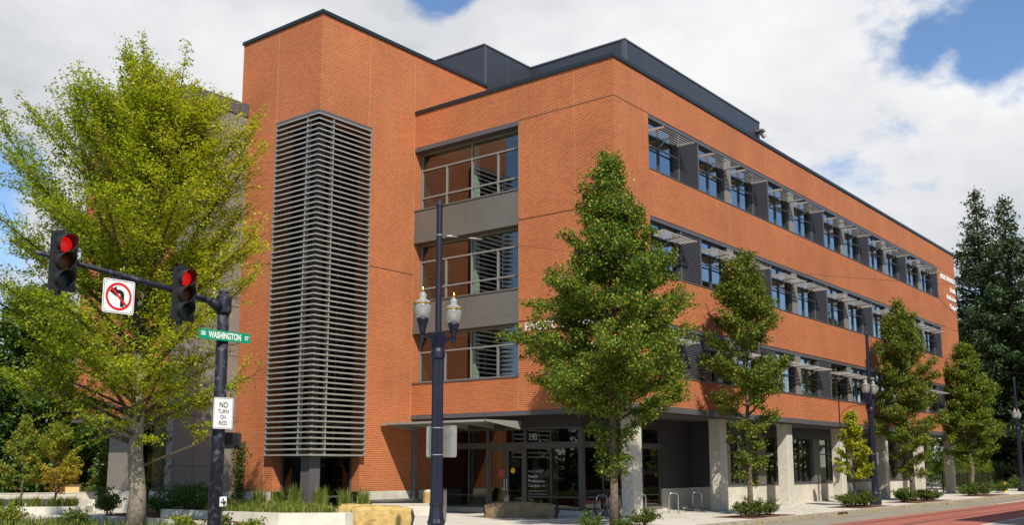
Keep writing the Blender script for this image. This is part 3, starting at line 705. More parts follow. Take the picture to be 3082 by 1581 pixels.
# entrance canopy
b = MB()
cx0, cx1, cy0, cy1 = -1.95, 0.35, 4.95, 10.78
b.prism([(cx0, 3.72), (cx1, 3.72), (cx1, 3.38), (cx0+.03, 3.66)], 'y', cy0, cy0+.06); b.prism([(cx0, 3.72), (cx1, 3.72), (cx1, 3.38), (cx0+.03, 3.66)], 'y', cy1-.06, cy1)
b.box(cx0-.02, cx0+.05, cy0+.06, cy1-.06, 3.63, 3.72); b.box(cx0+.05, cx1, cy0+.06, cy1-.06, 3.69, 3.715)
for y in (6.4, 7.85, 9.3): b.prism([(cx0+.05, 3.69), (cx1, 3.69), (cx1, 3.45), (cx0+.05, 3.62)], 'y', y-.03, y+.03)
CN = part(b, 'canopy', SHADE)
b = MB(); b.box(0.02, 0.16, 10.62, 10.80, .45, 3.40); b.prism([(0.0,3.38),(0.16,3.38),(.16,2.9),(.1,2.7)], 'y', 10.6, 10.62); b.box(-.02, .2, 10.6, 10.82, 2.55, 2.62); b.box(-.02, .2, 10.6, 10.82, 1.45, 1.52)
part(b, 'downspout', DRAIN, CN)
b = MB(); b.prism([(10.62,.42),(10.80,.42),(10.80,.36),(10.66,.30),(10.62,.30)], 'x', -3.6, .5); b.prism([(10.5,.5),(10.62,.5),(10.62,.42),(10.55,.40)], 'x', -3.4, .3)
for x in (-2.9, -1.9, -.9): b.box(x-.03, x+.03, 10.7, 10.82, .15, .30)
part(b, 'water_runnel', DRAIN)
# raised lettering on the brick
def wall_line(*a, **k):
    b = MB(); add_text(b, *a, **k); part(b, 'wall_lettering', LETT)
fA = ((0,-1,0), (0,0,1), (-1,0,0)); fB = ((1,0,0), (0,0,1), (0,-1,0))
wall_line('PACIFIC UNIVERSITY', .46, (-.03, 4.45, 7.38), *fA, .02, .004, width=4.25)
for t, z in (('Health', 6.45), ('Professions', 5.95), ('Campus', 5.45)): wall_line(t, .42, (-.03, 2.2, z), *fA, .02, .008)
wall_line('PACIFIC UNIVERSITY', .52, (44.75, -.03, 15.75), *fB, .02, .004, width=3.9)
for t, z in (('Health', 15.0), ('Professions', 14.35), ('Campus', 13.7)): wall_line(t, .52, (48.6, -.03, z), *fB, .02, .008, align='RIGHT')

# ------------------------------------------------------------------ plants: builders
def leaf_mesh(name, pos, L, mats, seed, flat=0.45, parent=None, width=0.62, droop=0.0, tone=None, out=None):
    """one mesh of folded leaves; pos (n,3), L = mean leaf length"""
    rg = np.random.default_rng(seed); n = len(pos)
    if n == 0: return None
    nrm = rg.normal(size=(n,3)); nrm[:,2] = np.abs(nrm[:,2])
    nrm = nrm*np.array([flat, flat, 1.0]); 
    nrm /= np.linalg.norm(nrm, axis=1, keepdims=True)
    d = rg.normal(size=(n,3))
    if out is not None: d = d*0.7+out
    d[:,2] -= droop
    d -= nrm*np.sum(d*nrm, axis=1, keepdims=True); d /= np.linalg.norm(d, axis=1, keepdims=True)+1e-9
    sd = np.cross(nrm, d); ln = L*rg.uniform(0.65, 1.3, (n,1))
    a = pos-d*ln*0.45; c = pos+d*ln*0.55; m = pos+d*ln*0.02
    f = rg.uniform(0.05, 0.3, (n,1))
    bb = m+sd*ln*width*0.5+nrm*ln*f*0.5; dd = m-sd*ln*width*0.5+nrm*ln*f*0.5
    V = np.stack([a, bb, c, dd], axis=1).reshape(-1,3).astype(np.float32)
    me = bpy.data.meshes.new(name); me.vertices.add(4*n); me.vertices.foreach_set('co', V.ravel())
    T = np.arange(4*n, dtype=np.int32).reshape(n,4); tri = np.stack([T[:,[0,1,2]], T[:,[0,2,3]]], axis=1).reshape(-1)
    me.loops.add(6*n); me.loops.foreach_set('vertex_index', tri)
    me.polygons.add(2*n); me.polygons.foreach_set('loop_start', np.arange(0, 6*n, 3, dtype=np.int32)); me.polygons.foreach_set('loop_total', np.full(2*n, 3, np.int32))
    me.materials.append(mats); me.update(calc_edges=True)
    tn = rg.random(n) if tone is None else np.clip(tone+rg.normal(0, 0.16, n), 0, 1)
    at = me.attributes.new('tone', 'FLOAT', 'POINT'); at.data.foreach_set('value', np.repeat(tn, 4).astype(np.float32))
    o = bpy.data.objects.new(name, me); COL.objects.link(o)
    if parent: o.parent = parent
    return o

def grow(seed, H, r0, h0, crown, n_limb, e0, e1, twigs=9, wob=0.03, lean=(0,0), split=None, tw_len=0.34, curve=0.25, upbias=1.0, vert=0.25, ragged=(0.66, 1.1), eljit=0.09, shoots=(), bulge=0.0):
    """skeleton of a broadleaf: returns (trunk path, radii, limbs, twig segments as arrays)"""
    rd = random.Random(seed)
    nt_ = 12; tp = []; tr = []
    for i in range(nt_+1):
        t = i/nt_; z = H*0.97*t
        tp.append(Vector((lean[0]*t+rd.gauss(0,wob)*min(1,i), lean[1]*t+rd.gauss(0,wob)*min(1,i), z))); tr.append(r0*(1-t)**0.85*(1.0 if i else 1.25)+0.008)
    def tpos(z):
        f = z/(H*0.97)*nt_; i = min(int(f), nt_-1); return tp[i].lerp(tp[i+1], f-i), tr[i]+(tr[i+1]-tr[i])*(f-i)
    limbs = []; segs = []
    az = rd.random()*6.28
    for k in range(n_limb):
        t = (k+0.5)/n_limb; t = t**upbias; z0 = h0*0.82+(H*0.95-h0*0.82)*t; az += 2.4+rd.gauss(0,0.25)
        el = e0+(e1-e0)*t+rd.gauss(0,eljit)
        p0, rr = tpos(z0); Lr = 0
        for it in range(3):                                  # reach of the crown at the height where the tip ends up
            zt = min(H, z0+Lr*math.sin(el)); Lr = (crown(max(0, zt))+bulge*max(0, -.62*math.cos(az)+.78*math.sin(az))**2)/max(0.12, math.cos(el))
            Lr = min(Lr, (H*1.02-z0)/max(0.08, math.sin(el))) if math.sin(el) > 0.05 else Lr
        Lr *= rd.uniform(*ragged); Lr = max(Lr, 0.25)
        d = Vector((math.cos(az)*math.cos(el), math.sin(az)*math.cos(el), math.sin(el)))
        path = [p0]; n = 6
        for i in range(1, n+1):
            dd = (d+Vector((rd.gauss(0,.10), rd.gauss(0,.10), rd.gauss(0,.07)+curve*(i/n-0.5)))).normalized(); q_ = path[-1]+dd*Lr/n
            f_ = max(0, min(1, q_.z/H))
            if i > 2 and math.hypot(q_.x-lean[0]*f_, q_.y-lean[1]*f_) > crown(max(0, q_.z))*1.12+bulge*max(0, (-.62*q_.x+.78*q_.y)/max(.1, math.hypot(q_.x, q_.y)))**2: break
            path.append(q_)
        n = len(path)-1
        rl = min(rr*0.62, 0.012+0.017*Lr)
        limbs.append((path, [max(0.006, rl*(1-i/n*0.9)) for i in range(n+1)]))
        for i in range(n):
            if i >= n*0.45: segs.append((path[i], path[i+1], 0.8))
        m = max(3, int(twigs*Lr/1.6))
        for q in range(m):
            s = 0.22+0.8*(q+rd.random())/m; s = min(s, 0.999); f = s*n; i = int(f); b0 = path[i].lerp(path[i+1], f-i)
            side = rd.choice((-1,1)); dl = (path[i+1]-path[i]).normalized(); ph = side*rd.uniform(0.5,1.25)
            c_, s_ = math.cos(ph), math.sin(ph); td = Vector((dl.x*c_-dl.y*s_, dl.x*s_+dl.y*c_, dl.z*0.7+rd.gauss(0.05,vert))).normalized()
            tl = tw_len*Lr*(1.15-0.65*s)*rd.uniform(0.5,1.2)+0.12
            mid = b0+td*tl*0.5; end = b0+td*tl+Vector((0,0,rd.gauss(0,0.06)*tl))
            segs.append((b0, mid, 1.0)); segs.append((mid, end, 1.3))
    for x, y, z0, z1 in shoots:
        q0, q1 = Vector((x*.6, y*.6, z0)), Vector((x, y, z1)); m = 9; tz, tr_ = tpos(max(.3, z0-.25*math.hypot(x, y))); limbs.append(([tz, q0, q0.lerp(q1, .5), q1], [min(.05, tr_), .035, .018, .006]))
        for i in range(m):
            a, b_ = q0.lerp(q1, i/m), q0.lerp(q1, (i+1)/m); segs.append((a, b_, 1.6)); w = .62*(1-i/m)+.10
            for k in range(3):
                an = rd.random()*6.28; segs.append((a, a+Vector((math.cos(an)*w, math.sin(an)*w, w*.75)), 1.2))
    # leader shoots
    segs.append((tp[-3], tp[-2], 1.0)); segs.append((tp[-2], tp[-1]+Vector((0,0,H*0.03)), 1.0))
    return tp, tr, limbs, segs

def leaves_on(segs, n, spread, seed, vspread=0.6):
    rg = np.random.default_rng(seed)
    A = np.array([s[0] for s in segs], dtype=float); B = np.array([s[1] for s in segs], dtype=float); w = np.array([s[2] for s in segs])*np.linalg.norm(B-A, axis=1)
    k = rg.choice(len(segs), n, p=w/w.sum()); t = rg.random((n,1)); P = A[k]+(B-A)[k]*t
    return P+rg.normal(size=(n,3))*spread*np.array([1,1,vspread])

def tree(name, label, loc, seed, H, r0, h0, crown, n_limb, e0, e1, nleaf, leaf, lm, bark, group=None, spread=0.12, flat=0.5, droop=0.2, cat='tree', twig_mat=None, tonef=None, clip_top=0.9, **kw):
    t = thing(name, label, cat, loc, 0, group)
    lean_ = kw.get('lean', (0,0))
    tp, tr, limbs, segs = grow(seed, H, r0, h0, crown, n_limb, e0, e1, **kw)
    b = MB(); b.tube(tp, tr, 12)
    b.build('trunk', bark, t, True)
    b = MB()
    for p, r in limbs: b.tube(p, r, 6, cap=False)
    for s in segs:
        if s[2] >= 1.0: b.tube([s[0], s[1]], [0.008, 0.004], 3, cap=False)
    b.build('limbs', twig_mat or TWIG, t)['kind'] = 'stuff'
    P = leaves_on(segs, nleaf, spread, seed+1)
    zz = np.clip(P[:,2]/H, 0, 1); ax, ay = P[:,0]-lean_[0]*zz, P[:,1]-lean_[1]*zz; aa = np.arctan2(ay, ax)
    lim = np.array([crown(max(0, q)) for q in P[:,2]])*(1.0+.13*np.sin(aa*5+P[:,2]*1.7+seed)+.11*np.sin(aa*11-P[:,2]*3.1))
    lim = lim+kw.get('bulge', 0.0)*np.maximum(0, (-.62*ax+.78*ay)/np.maximum(.1, np.hypot(ax, ay)))**2
    P = P[(np.hypot(ax, ay) < lim+.15) | (P[:,2] > H*clip_top)]
    tone = tonef(P) if tonef else None
    leaf_mesh('crown', P, leaf, lm, seed+2, flat, t, droop=droop, tone=tone)
    return t
def profile(pts):
    zs = [p[0] for p in pts]; rs = [p[1] for p in pts]
    return lambda z: float(np.interp(z, zs, rs))

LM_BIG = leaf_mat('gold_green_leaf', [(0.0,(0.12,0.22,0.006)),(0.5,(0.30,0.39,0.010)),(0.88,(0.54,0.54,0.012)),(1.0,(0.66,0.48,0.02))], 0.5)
LM_LIN = leaf_mat('linden_leaf', [(0.0,(0.035,0.085,0.008)),(0.55,(0.11,0.20,0.014)),(0.88,(0.29,0.33,0.02)),(1.0,(0.52,0.36,0.03))], 0.33)
LM_LIN2 = leaf_mat('autumn_linden_leaf', [(0.0,(0.045,0.095,0.012)),(0.6,(0.13,0.205,0.018)),(0.9,(0.30,0.31,0.025)),(1.0,(0.50,0.27,0.03))], 0.36)
LM_YOUNG = leaf_mat('young_yellow_leaf', [(0.0,(0.18,0.27,0.01)),(0.5,(0.36,0.40,0.015)),(1.0,(0.56,0.48,0.025))], 0.45)
LM_DARK = leaf_mat('dark_green_leaf', [(0.0,(0.022,0.055,0.008)),(0.6,(0.06,0.125,0.014)),(1.0,(0.14,0.21,0.02))], 0.3)
LM_AUT = leaf_mat('autumn_gold_leaf', [(0.0,(0.22,0.27,0.02)),(0.5,(0.44,0.38,0.03)),(0.8,(0.62,0.36,0.05)),(1.0,(0.70,0.28,0.06))], 0.45)
LM_GRN = leaf_mat('fresh_green_leaf', [(0.0,(0.10,0.17,0.015)),(0.6,(0.24,0.30,0.025)),(1.0,(0.42,0.36,0.05))], 0.4)
LM_CON = leaf_mat('conifer_needle', [(0.0,(0.018,0.045,0.014)),(0.6,(0.042,0.085,0.022)),(1.0,(0.12,0.13,0.03))], 0.15)
LM_BOX = leaf_mat('boxwood_leaf', [(0.0,(0.025,0.055,0.006)),(0.6,(0.075,0.125,0.012)),(1.0,(0.19,0.20,0.02))], 0.25)
LM_ARB = leaf_mat('arborvitae_leaf', [(0.0,(0.045,0.095,0.006)),(0.6,(0.12,0.18,0.008)),(1.0,(0.22,0.25,0.015))], 0.25)
LM_GRASS = leaf_mat('grass_blade', [(0.0,(0.05,0.11,0.014)),(0.55,(0.14,0.21,0.022)),(0.85,(0.32,0.31,0.045)),(1.0,(0.50,0.38,0.12))], 0.35)
LM_LAWN = leaf_mat('lawn_blade', [(0.0,(0.06,0.13,0.008)),(1.0,(0.13,0.22,0.014))], 0.3)

# ------------------------------------------------------------------ trees
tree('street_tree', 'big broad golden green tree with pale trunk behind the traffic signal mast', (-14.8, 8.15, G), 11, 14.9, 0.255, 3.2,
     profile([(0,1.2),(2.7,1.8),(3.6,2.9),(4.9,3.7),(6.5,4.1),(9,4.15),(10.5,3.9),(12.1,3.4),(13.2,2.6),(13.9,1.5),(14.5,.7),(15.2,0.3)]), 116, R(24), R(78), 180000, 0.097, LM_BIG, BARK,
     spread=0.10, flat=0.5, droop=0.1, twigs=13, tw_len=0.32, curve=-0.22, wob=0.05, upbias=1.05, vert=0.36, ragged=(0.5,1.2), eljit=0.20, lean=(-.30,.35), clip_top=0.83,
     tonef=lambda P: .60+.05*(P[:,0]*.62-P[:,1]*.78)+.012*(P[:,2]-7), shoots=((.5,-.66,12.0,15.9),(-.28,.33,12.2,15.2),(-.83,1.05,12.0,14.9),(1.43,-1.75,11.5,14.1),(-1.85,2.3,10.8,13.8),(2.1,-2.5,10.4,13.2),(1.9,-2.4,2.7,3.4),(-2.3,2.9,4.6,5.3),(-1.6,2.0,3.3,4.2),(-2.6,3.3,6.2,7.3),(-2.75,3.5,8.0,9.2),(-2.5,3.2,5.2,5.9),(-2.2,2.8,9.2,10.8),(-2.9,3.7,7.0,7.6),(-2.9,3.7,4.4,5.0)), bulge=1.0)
LIN = 'street trees along the kerb'
tree('street_tree', 'tall conical green linden with straight trunk before the building corner', (-3.7, -2.1, G), 23, 12.7, 0.135, 2.1,
     profile([(0,0.5),(2.6,0.6),(3.4,1.1),(4.2,2.3),(5.2,3.8),(6.3,3.9),(7.6,3.1),(8.8,2.05),(10.4,1.15),(11.6,0.6),(12.8,0.1)]), 110, R(-6), R(62), 150000, 0.092, LM_LIN, BARK2, LIN, spread=0.12, flat=0.9, droop=0.5, twigs=10, curve=0.2, wob=0.015, vert=0.55, eljit=0.22, ragged=(.6,1.12))
tree('street_tree', 'slender linden tinged brown standing over the clipped bushes left of the yellow sapling', (6.6, -2.1, G), 37, 11.2, 0.105, 1.4,
     profile([(0,0.5),(1.6,0.7),(3.4,0.9),(4.4,1.6),(6.3,2.15),(7.8,1.9),(9.2,1.1),(10.6,0.5),(11.2,0.1)]), 50, R(8), R(66), 58000, 0.10, LM_LIN2, BARK2, LIN, spread=0.12, flat=0.9, droop=0.5, twigs=9, wob=0.02, vert=0.5, eljit=0.2, lean=(0.15,0.05))
tree('street_tree', 'linden with leaning trunk and browning leaves right of the far twin lamp post', (28.0, -2.2, G), 53, 11.6, 0.15, 1.6,
     profile([(0,0.8),(2.2,1.1),(3.8,2.0),(5.4,2.4),(7.2,2.2),(8.6,1.7),(10.2,0.9),(11.6,0.1)]), 66, R(4), R(64), 62000, 0.115, LM_LIN2, BARK2, LIN, spread=0.14, flat=0.9, droop=0.5, vert=0.5, eljit=0.2, lean=(-0.35,0.2))
tree('street_tree', 'farthest linden of the row in front of the black fence', (44.5, -1.3, G), 71, 10.9, 0.16, 2.2,
     profile([(0,0.8),(2.2,1.1),(3.8,2.3),(5.4,2.7),(7.2,2.2),(9,1.2),(10.9,0.1)]), 62, R(4), R(64), 60000, 0.128, LM_LIN, BARK2, LIN, spread=0.15, flat=0.9, droop=0.5, vert=0.5, eljit=0.2)
tree('street_tree', 'small bright yellow green sapling beside the far lamp post', (18.5, -2.2, G), 83, 4.7, 0.045, 1.5,
     profile([(0,0.6),(1.5,0.8),(2.2,1.15),(3.2,0.85),(4.1,0.4),(4.8,0.05)]), 26, R(14), R(66), 4200, 0.16, LM_YOUNG, BARK2, LIN, spread=0.09, flat=0.7, droop=0.3, twigs=7)

# autumn saplings in the curved planter
tree('sapling', 'golden orange sapling in the curved planter, right one of two', (-10.1, 22.3, G+.26), 91, 3.5, 0.05, 0.7,
     profile([(0,0.8),(0.8,1.25),(1.6,1.55),(2.6,1.0),(3.55,0.1)]), 30, R(22), R(72), 8500, 0.10, LM_AUT, BARK2, None, spread=0.07, flat=0.7, droop=0.0, tonef=lambda P: np.clip(1.0-P[:,2]/3.1, 0, 1), twigs=8)
tree('sapling', 'greener sapling in the curved planter, left one of two', (-11.2, 23.0, G+.26), 97, 3.75, 0.05, 0.8,
     profile([(0,0.7),(0.9,1.0),(1.8,1.2),(2.8,0.7),(3.6,0.1)]), 28, R(24), R(72), 7500, 0.10, LM_GRN, BARK2, None, spread=0.07, flat=0.7, droop=0.0, twigs=8)
tree('sapling', 'thin bare purple leaved sapling against the grey bay', (-9.5, 15.2, G+.2), 101, 3.4, 0.035, 0.9, profile([(0,0.5),(1.5,0.7),(2.6,0.5),(3.4,0.1)]), 14, R(40), R(72), 260, 0.09, LM_DARK, TWIG, None, spread=0.06, twigs=4)

# wood behind the left wing: trees one can tell apart
WOODG = 'dark trees behind the left wing'
for i, (x, y, h, r, n, lb) in enumerate(((-9.0, 38.5, 11.5, 4.6, 30000, 'dark green tree at the left frame edge above the greener sapling'),
        (-3.6, 38.5, 12.6, 4.6, 34000, 'dense dark green tree touching the left end of the brick wing'),
        (-6.5, 46.0, 14.0, 5.2, 24000, 'taller dark green tree behind the two nearest of the wood'),
        (2.5, 50, 13, 5.0, 18000, 'dark green tree half hidden by the brick wing'), (1.5, 41, 9.0, 3.8, 14000, 'lower dark tree behind the lawn and the small light conifer'), (-1.0, 57, 15, 6.0, 16000, 'farthest tall dark green tree of the wood'), (60, 9.5, 10, 4.0, 9000, 'dark tree behind the far end of the brick building'), (74, 14.5, 12, 5.0, 9000, 'dark tree behind the pale house and the conifers'))):
    tree('woodland_tree', lb, (x, y, G), 120+i, h, 0.32, .6, profile([(0,r*.85),(2,r),(h*.4,r),(h*.65,r*.85),(h*.85,r*.5),(h,0.2)]), 50, R(-4), R(60), n, 0.27, LM_DARK, REDBARK, WOODG, spread=0.32, flat=0.8, droop=0.3, twigs=7)
# trees across the two streets, seen mirrored in the ground floor glass
OPG = 'trees across the side street'
mt = tree('woodland_tree', 'dark broad tree across the side street, left of the view', (-36, 22, G), 140, 12, .3, .6, profile([(0,4),(3,5),(7,4.6),(10,2.6),(12,.2)]), 40, R(2), R(60), 9000, .42, LM_DARK, REDBARK, OPG, spread=.35, twigs=6)
for x, y in ((-38,32),(-36,43),(-34,55),(-30,68)):
    c = copy_tree(mt); c.location = (x, y, G); c['label'] = 'dark broad tree across the side street, left of the view'
OPG2 = 'trees across the tram street'
mt = tree('street_tree', 'green tree on the pavement across the tram street', (14, -21.2, G), 141, 9.5, .16, 1.6, profile([(0,1),(2,1.8),(4.5,2.6),(7,1.9),(9.5,.1)]), 36, R(10), R(62), 7000, .3, LM_LIN, BARK2, OPG2, spread=.2)
for x in (24, 35, 45, 56, 68, 80):
    c = copy_tree(mt); c.location = (x, -21.2, G); c.rotation_euler = (0,0,x)

def conifer(name, label, loc, seed, H, rb, nleaf, leaf, group=None, z0=1.0, lm=None, bark=None):
    rd = random.Random(seed); t = thing(name, label, 'conifer', loc, 0, group)
    b = MB(); b.tube([(0,0,0),(0.05,0,H*.5),(0,0,H)], [H*0.016, H*0.009, 0.02], 10); b.build('trunk', bark or REDBARK, t, True)
    segs = []; b = MB(); z = z0
    while z < H*0.985:
        f = (z-z0)/(H-z0); rr = rb*(1-f)**0.92+0.15; n = 8 if f < .8 else 5; a0 = rd.random()*6.28
        for q in range(n):
            a = a0+q*6.283/n+rd.gauss(0,.2); Lr = rr*rd.uniform(0.42,1.2); dz = -0.16*Lr*(1-f)+0.10*Lr*f
            p0 = Vector((0,0,z+rd.gauss(0,.15))); p1 = p0+Vector((math.cos(a)*Lr*.55, math.sin(a)*Lr*.55, dz*0.9)); p2 = p0+Vector((math.cos(a)*Lr, math.sin(a)*Lr, dz*0.9+0.10*Lr))
            b.tube([p0,p1,p2], [0.05,0.03,0.01], 4, cap=False)
            segs.append((p0.lerp(p1,.35),p1,0.9)); segs.append((p1,p2,1.2))
            m = max(2, int(Lr*2.2))
            for k in range(m):
                s = 0.3+0.7*(k+rd.random())/m; c = p0.lerp(p2, s); sd = rd.choice((-1,1)); aa = a+sd*rd.uniform(.6,1.1); tl = Lr*0.36*(1.2-s)*rd.uniform(.6,1.2)+.12
                segs.append((c, c+Vector((math.cos(aa)*tl, math.sin(aa)*tl, -0.12*tl)), 1.1))
        z += H*0.033*(1-0.45*f)
    b.build('limbs', TWIG, t)['kind'] = 'stuff'
    P = leaves_on(segs, nleaf, leaf*0.55, seed, 0.9)
    leaf_mesh('crown', P, leaf, lm or LM_CON, seed+5, 0.6, t, width=0.42, droop=0.5)
    return t
CG = 'tall conifers at the end of the street'
conifer('conifer', 'tall dark conifer right beside the far end of the brick building', (76.5, 4.4, G), 201, 31.0, 7.8, 46000, 0.40, CG, 2.5)
conifer('conifer', 'dark conifer with yellowish tip, right of the tallest one', (72.6, 1.0, G), 202, 28.6, 8.6, 46000, 0.40, CG, 2.5)
conifer('conifer', 'broad dark conifer cut by the right frame edge', (70.0, -3.9, G), 203, 21.5, 7.0, 36000, 0.40, CG, 2.5)
conifer('conifer', 'dark conifer far behind the house and the hedge', (92.0, 6.5, G), 204, 24.0, 6.0, 14000, 0.6, CG, 2.0)
conifer('conifer', 'small light green conifer on the lawn beside the grey bay', (-3.3, 29.5, G), 206, 4.6, 1.3, 9000, 0.16, None, 0.2, LM_ARB)

# ------------------------------------------------------------------ shrubs, grasses
def shrub(name, label, loc, seed, rx, ry, h, n, leaf, lm, group=None, cat='shrub', up=0.2):
    rg = np.random.default_rng(seed); t = thing(name, label, cat, loc, 0, group); b = MB(); rd = random.Random(seed); segs = []
    for k in range(16):
        a = rd.random()*6.28; q = math.sqrt(rd.random()); e = Vector((math.cos(a)*rx*q*.9, math.sin(a)*ry*q*.9, h*math.sqrt(max(.05,1-q*q*.8))*rd.uniform(.75,1.08)))
        b.tube([(e.x*.25,e.y*.25,-0.03), e*0.6, e], [0.014,0.009,0.004], 4, cap=False)
        for j in range(5):
            s = rd.uniform(.35,1); c = Vector((e.x*(.25+.75*s), e.y*(.25+.75*s), e.z*s)); segs.append((c, c+Vector((rd.gauss(0,rx*.3), rd.gauss(0,ry*.3), rd.uniform(.0,h*.25))), 1.0))
    b.build('stems', TWIG, t)['kind'] = 'stuff'
    P = leaves_on(segs, n, leaf*.9, seed); P[:,2] = np.maximum(P[:,2], 0.02)
    leaf_mesh('foliage', P, leaf, lm, seed+3, 0.9, t, droop=-up)
    return t
SG = 'clipped bushes at the tree pits'
for i, (x, y, rx, h, lb) in enumerate(((-5.7, -2.5, .5, .55, 'low clipped bush left of the corner linden trunk'), (-2.9, -2.7, .62, .62, 'low clipped bush right of the corner linden trunk'),
        (-4.6, -3.0, .38, .36, 'smallest clipped bush at the foot of the corner linden'), (4.7, -2.7, .58, .68, 'round clipped bush left of the slender linden trunk'),
        (5.6, -2.95, .55, .66, 'clipped bush before the slender linden trunk'), (7.0, -2.75, .55, .62, 'clipped bush right of the slender linden trunk'),
        (16.9, -2.5, .75, .75, 'clipped bush left below the yellow sapling'), (18.1, -2.65, .8, .78, 'clipped bush right under the yellow sapling'), (19.3, -2.5, .7, .72, 'clipped bush between the yellow sapling and the far lamp post'),
        (25.2, -2.5, .65, .80, 'round clipped bush left of the leaning linden trunk'), (28.6, -2.6, .6, .70, 'clipped bush just right of the leaning linden trunk'), (30.2, -2.5, .6, .62, 'outer clipped bush right of the leaning linden'),
        (40.4, -2.0, .7, .8, 'clipped bush left of the farthest linden'), (42.0, -2.1, .85, .9, 'larger clipped bush at the farthest linden'), (44.6, -2.0, .6, .8, 'clipped bush right of the farthest linden'),
        (49.3, -2.0, 1.2, .9, 'wide bush left of the yellow hydrant'), (56.6, -1.7, 1.9, 1.35, 'big dark bush right of the yellow hydrant'))):
    shrub('clipped_bush', lb, (x, y, G), 300+i, rx, rx*.85, h, int(2600*rx*rx/.3) if x < 30 else 2600, 0.055 if x < 25 else 0.09, LM_BOX, SG)
b = MB()
for x0, x1 in ((-5.6,-1.9),(4.0,8.0),(15.9,20.2),(24.4,31.2),(39.4,46.0)): b.box(x0, x1, -3.45, -1.7, G-.02, G+.012)
struct(b.build('tree_pit_mulch', DIRT))

def grass_mesh(name, pos, h, lm, seed, parent=None, lean=0.35, w=0.012):
    rg = np.random.default_rng(seed); n = len(pos); a = rg.random(n)*6.283; hh = h*rg.uniform(.5,1.25,(n,1)); ln = rg.uniform(.1,1,(n,1))*lean
    d = np.stack([np.cos(a), np.sin(a), np.zeros(n)], 1); s = np.stack([-np.sin(a), np.cos(a), np.zeros(n)], 1)
    p0 = pos-s*w; p1 = pos+s*w; m0 = pos+d*hh*ln*.35+np.array([0,0,1])*hh*.6-s*w*.8; m1 = m0+s*w*1.6; tip = pos+d*hh*ln*1.1+np.array([0,0,1])*hh*(1-ln*.3)
    V = np.stack([p0,p1,m1,m0,tip],1).reshape(-1,3).astype(np.float32); T = np.arange(5*n, dtype=np.int32).reshape(n,5)
    tri = np.stack([T[:,[0,1,2]],T[:,[0,2,3]],T[:,[3,2,4]]],1).reshape(-1)
    me = bpy.data.meshes.new(name); me.vertices.add(5*n); me.vertices.foreach_set('co', V.ravel()); me.loops.add(9*n); me.loops.foreach_set('vertex_index', tri)
    me.polygons.add(3*n); me.polygons.foreach_set('loop_start', np.arange(0,9*n,3,dtype=np.int32)); me.polygons.foreach_set('loop_total', np.full(3*n,3,np.int32))
    me.materials.append(lm); me.update(calc_edges=True)
    at = me.attributes.new('tone','FLOAT','POINT'); at.data.foreach_set('value', np.repeat(rg.random(n),5).astype(np.float32))
    o = bpy.data.objects.new(name, me); COL.objects.link(o)
    if parent: o.parent = parent
    return o

# ------------------------------------------------------------------ planters, low walls, stones, grasses
def wall_run(mb, pts, w, z0, z1):
    """a wall of width w along a polyline on plan, mitred at the corners"""
    P = [Vector((p[0], p[1], 0)) for p in pts]; n = len(P); Ls, Rs = [], []
    for i in range(n):
        d = (P[min(i+1,n-1)]-P[max(i-1,0)]).normalized(); s = Vector((-d.y, d.x, 0))
        Ls.append(P[i]+s*w/2); Rs.append(P[i]-s*w/2)
    poly = [(q.x, q.y) for q in Ls]+[(q.x, q.y) for q in reversed(Rs)]
    for i in range(n-1):
        mb.prism([(Ls[i].x,Ls[i].y),(Ls[i+1].x,Ls[i+1].y),(Rs[i+1].x,Rs[i+1].y),(Rs[i].x,Rs[i].y)], 'z', z0, z1)
rgx = np.random.default_rng(5)
def in_poly(poly, n):
    P = np.array(poly); lo, hi = P.min(0), P.max(0); out = []
    while len(out) < n:
        q = rgx.uniform(lo, hi); c = False; j = len(P)-1
        for i in range(len(P)):
            if (P[i,1] > q[1]) != (P[j,1] > q[1]) and q[0] < (P[j,0]-P[i,0])*(q[1]-P[i,1])/(P[j,1]-P[i,1])+P[i,0]: c = not c
            j = i
        if c: out.append(q)
    return np.array(out)
# planter along the tower
t = thing('planter', 'long pale concrete planter full of ornamental grass below the louvered tower', 'planter', (0,0,0))
b = MB(); front = [(-11.75,11.5),(-11.45,8.6),(-11.05,5.95),(-9.65,4.4),(-9.25,4.55)]; wall_run(b, front, .16, G, .40); b.build('wall', CONC, t)
b = MB(); poly = [(-11.7,11.5),(-11.4,8.6),(-11.0,6.0),(-9.6,4.5),(-7.0,8.0),(-6.2,10.4),(-6.2,16.0),(-10.8,14.8)]
b.prism(poly, 'z', G, .24); b.build('soil', DIRT, t)
pp = in_poly([(-11.3,9.5),(-10.95,6.0),(-9.6,4.75),(-7.6,7.6),(-6.4,10.5),(-6.2,15.5),(-8.5,14)], 5200)
GSH = 'dark shrubs behind the metal gate'
shrub('garden_shrub', 'dark shrub seen through the metal gate, nearest', (56.5, 5.4, G), 390, 2.0, 2.0, 3.7, 5000, .16, LM_DARK, GSH); shrub('garden_shrub', 'dark shrub seen through the metal gate, farther back', (60.0, 5.6, G), 391, 2.2, 2.2, 4.2, 5000, .18, LM_DARK, GSH)
o = grass_mesh('planter_grass', np.column_stack([pp, np.full(len(pp), .24)]), .40, LM_GRASS, 7, lean=.9, w=.011); o['kind'] = 'stuff'
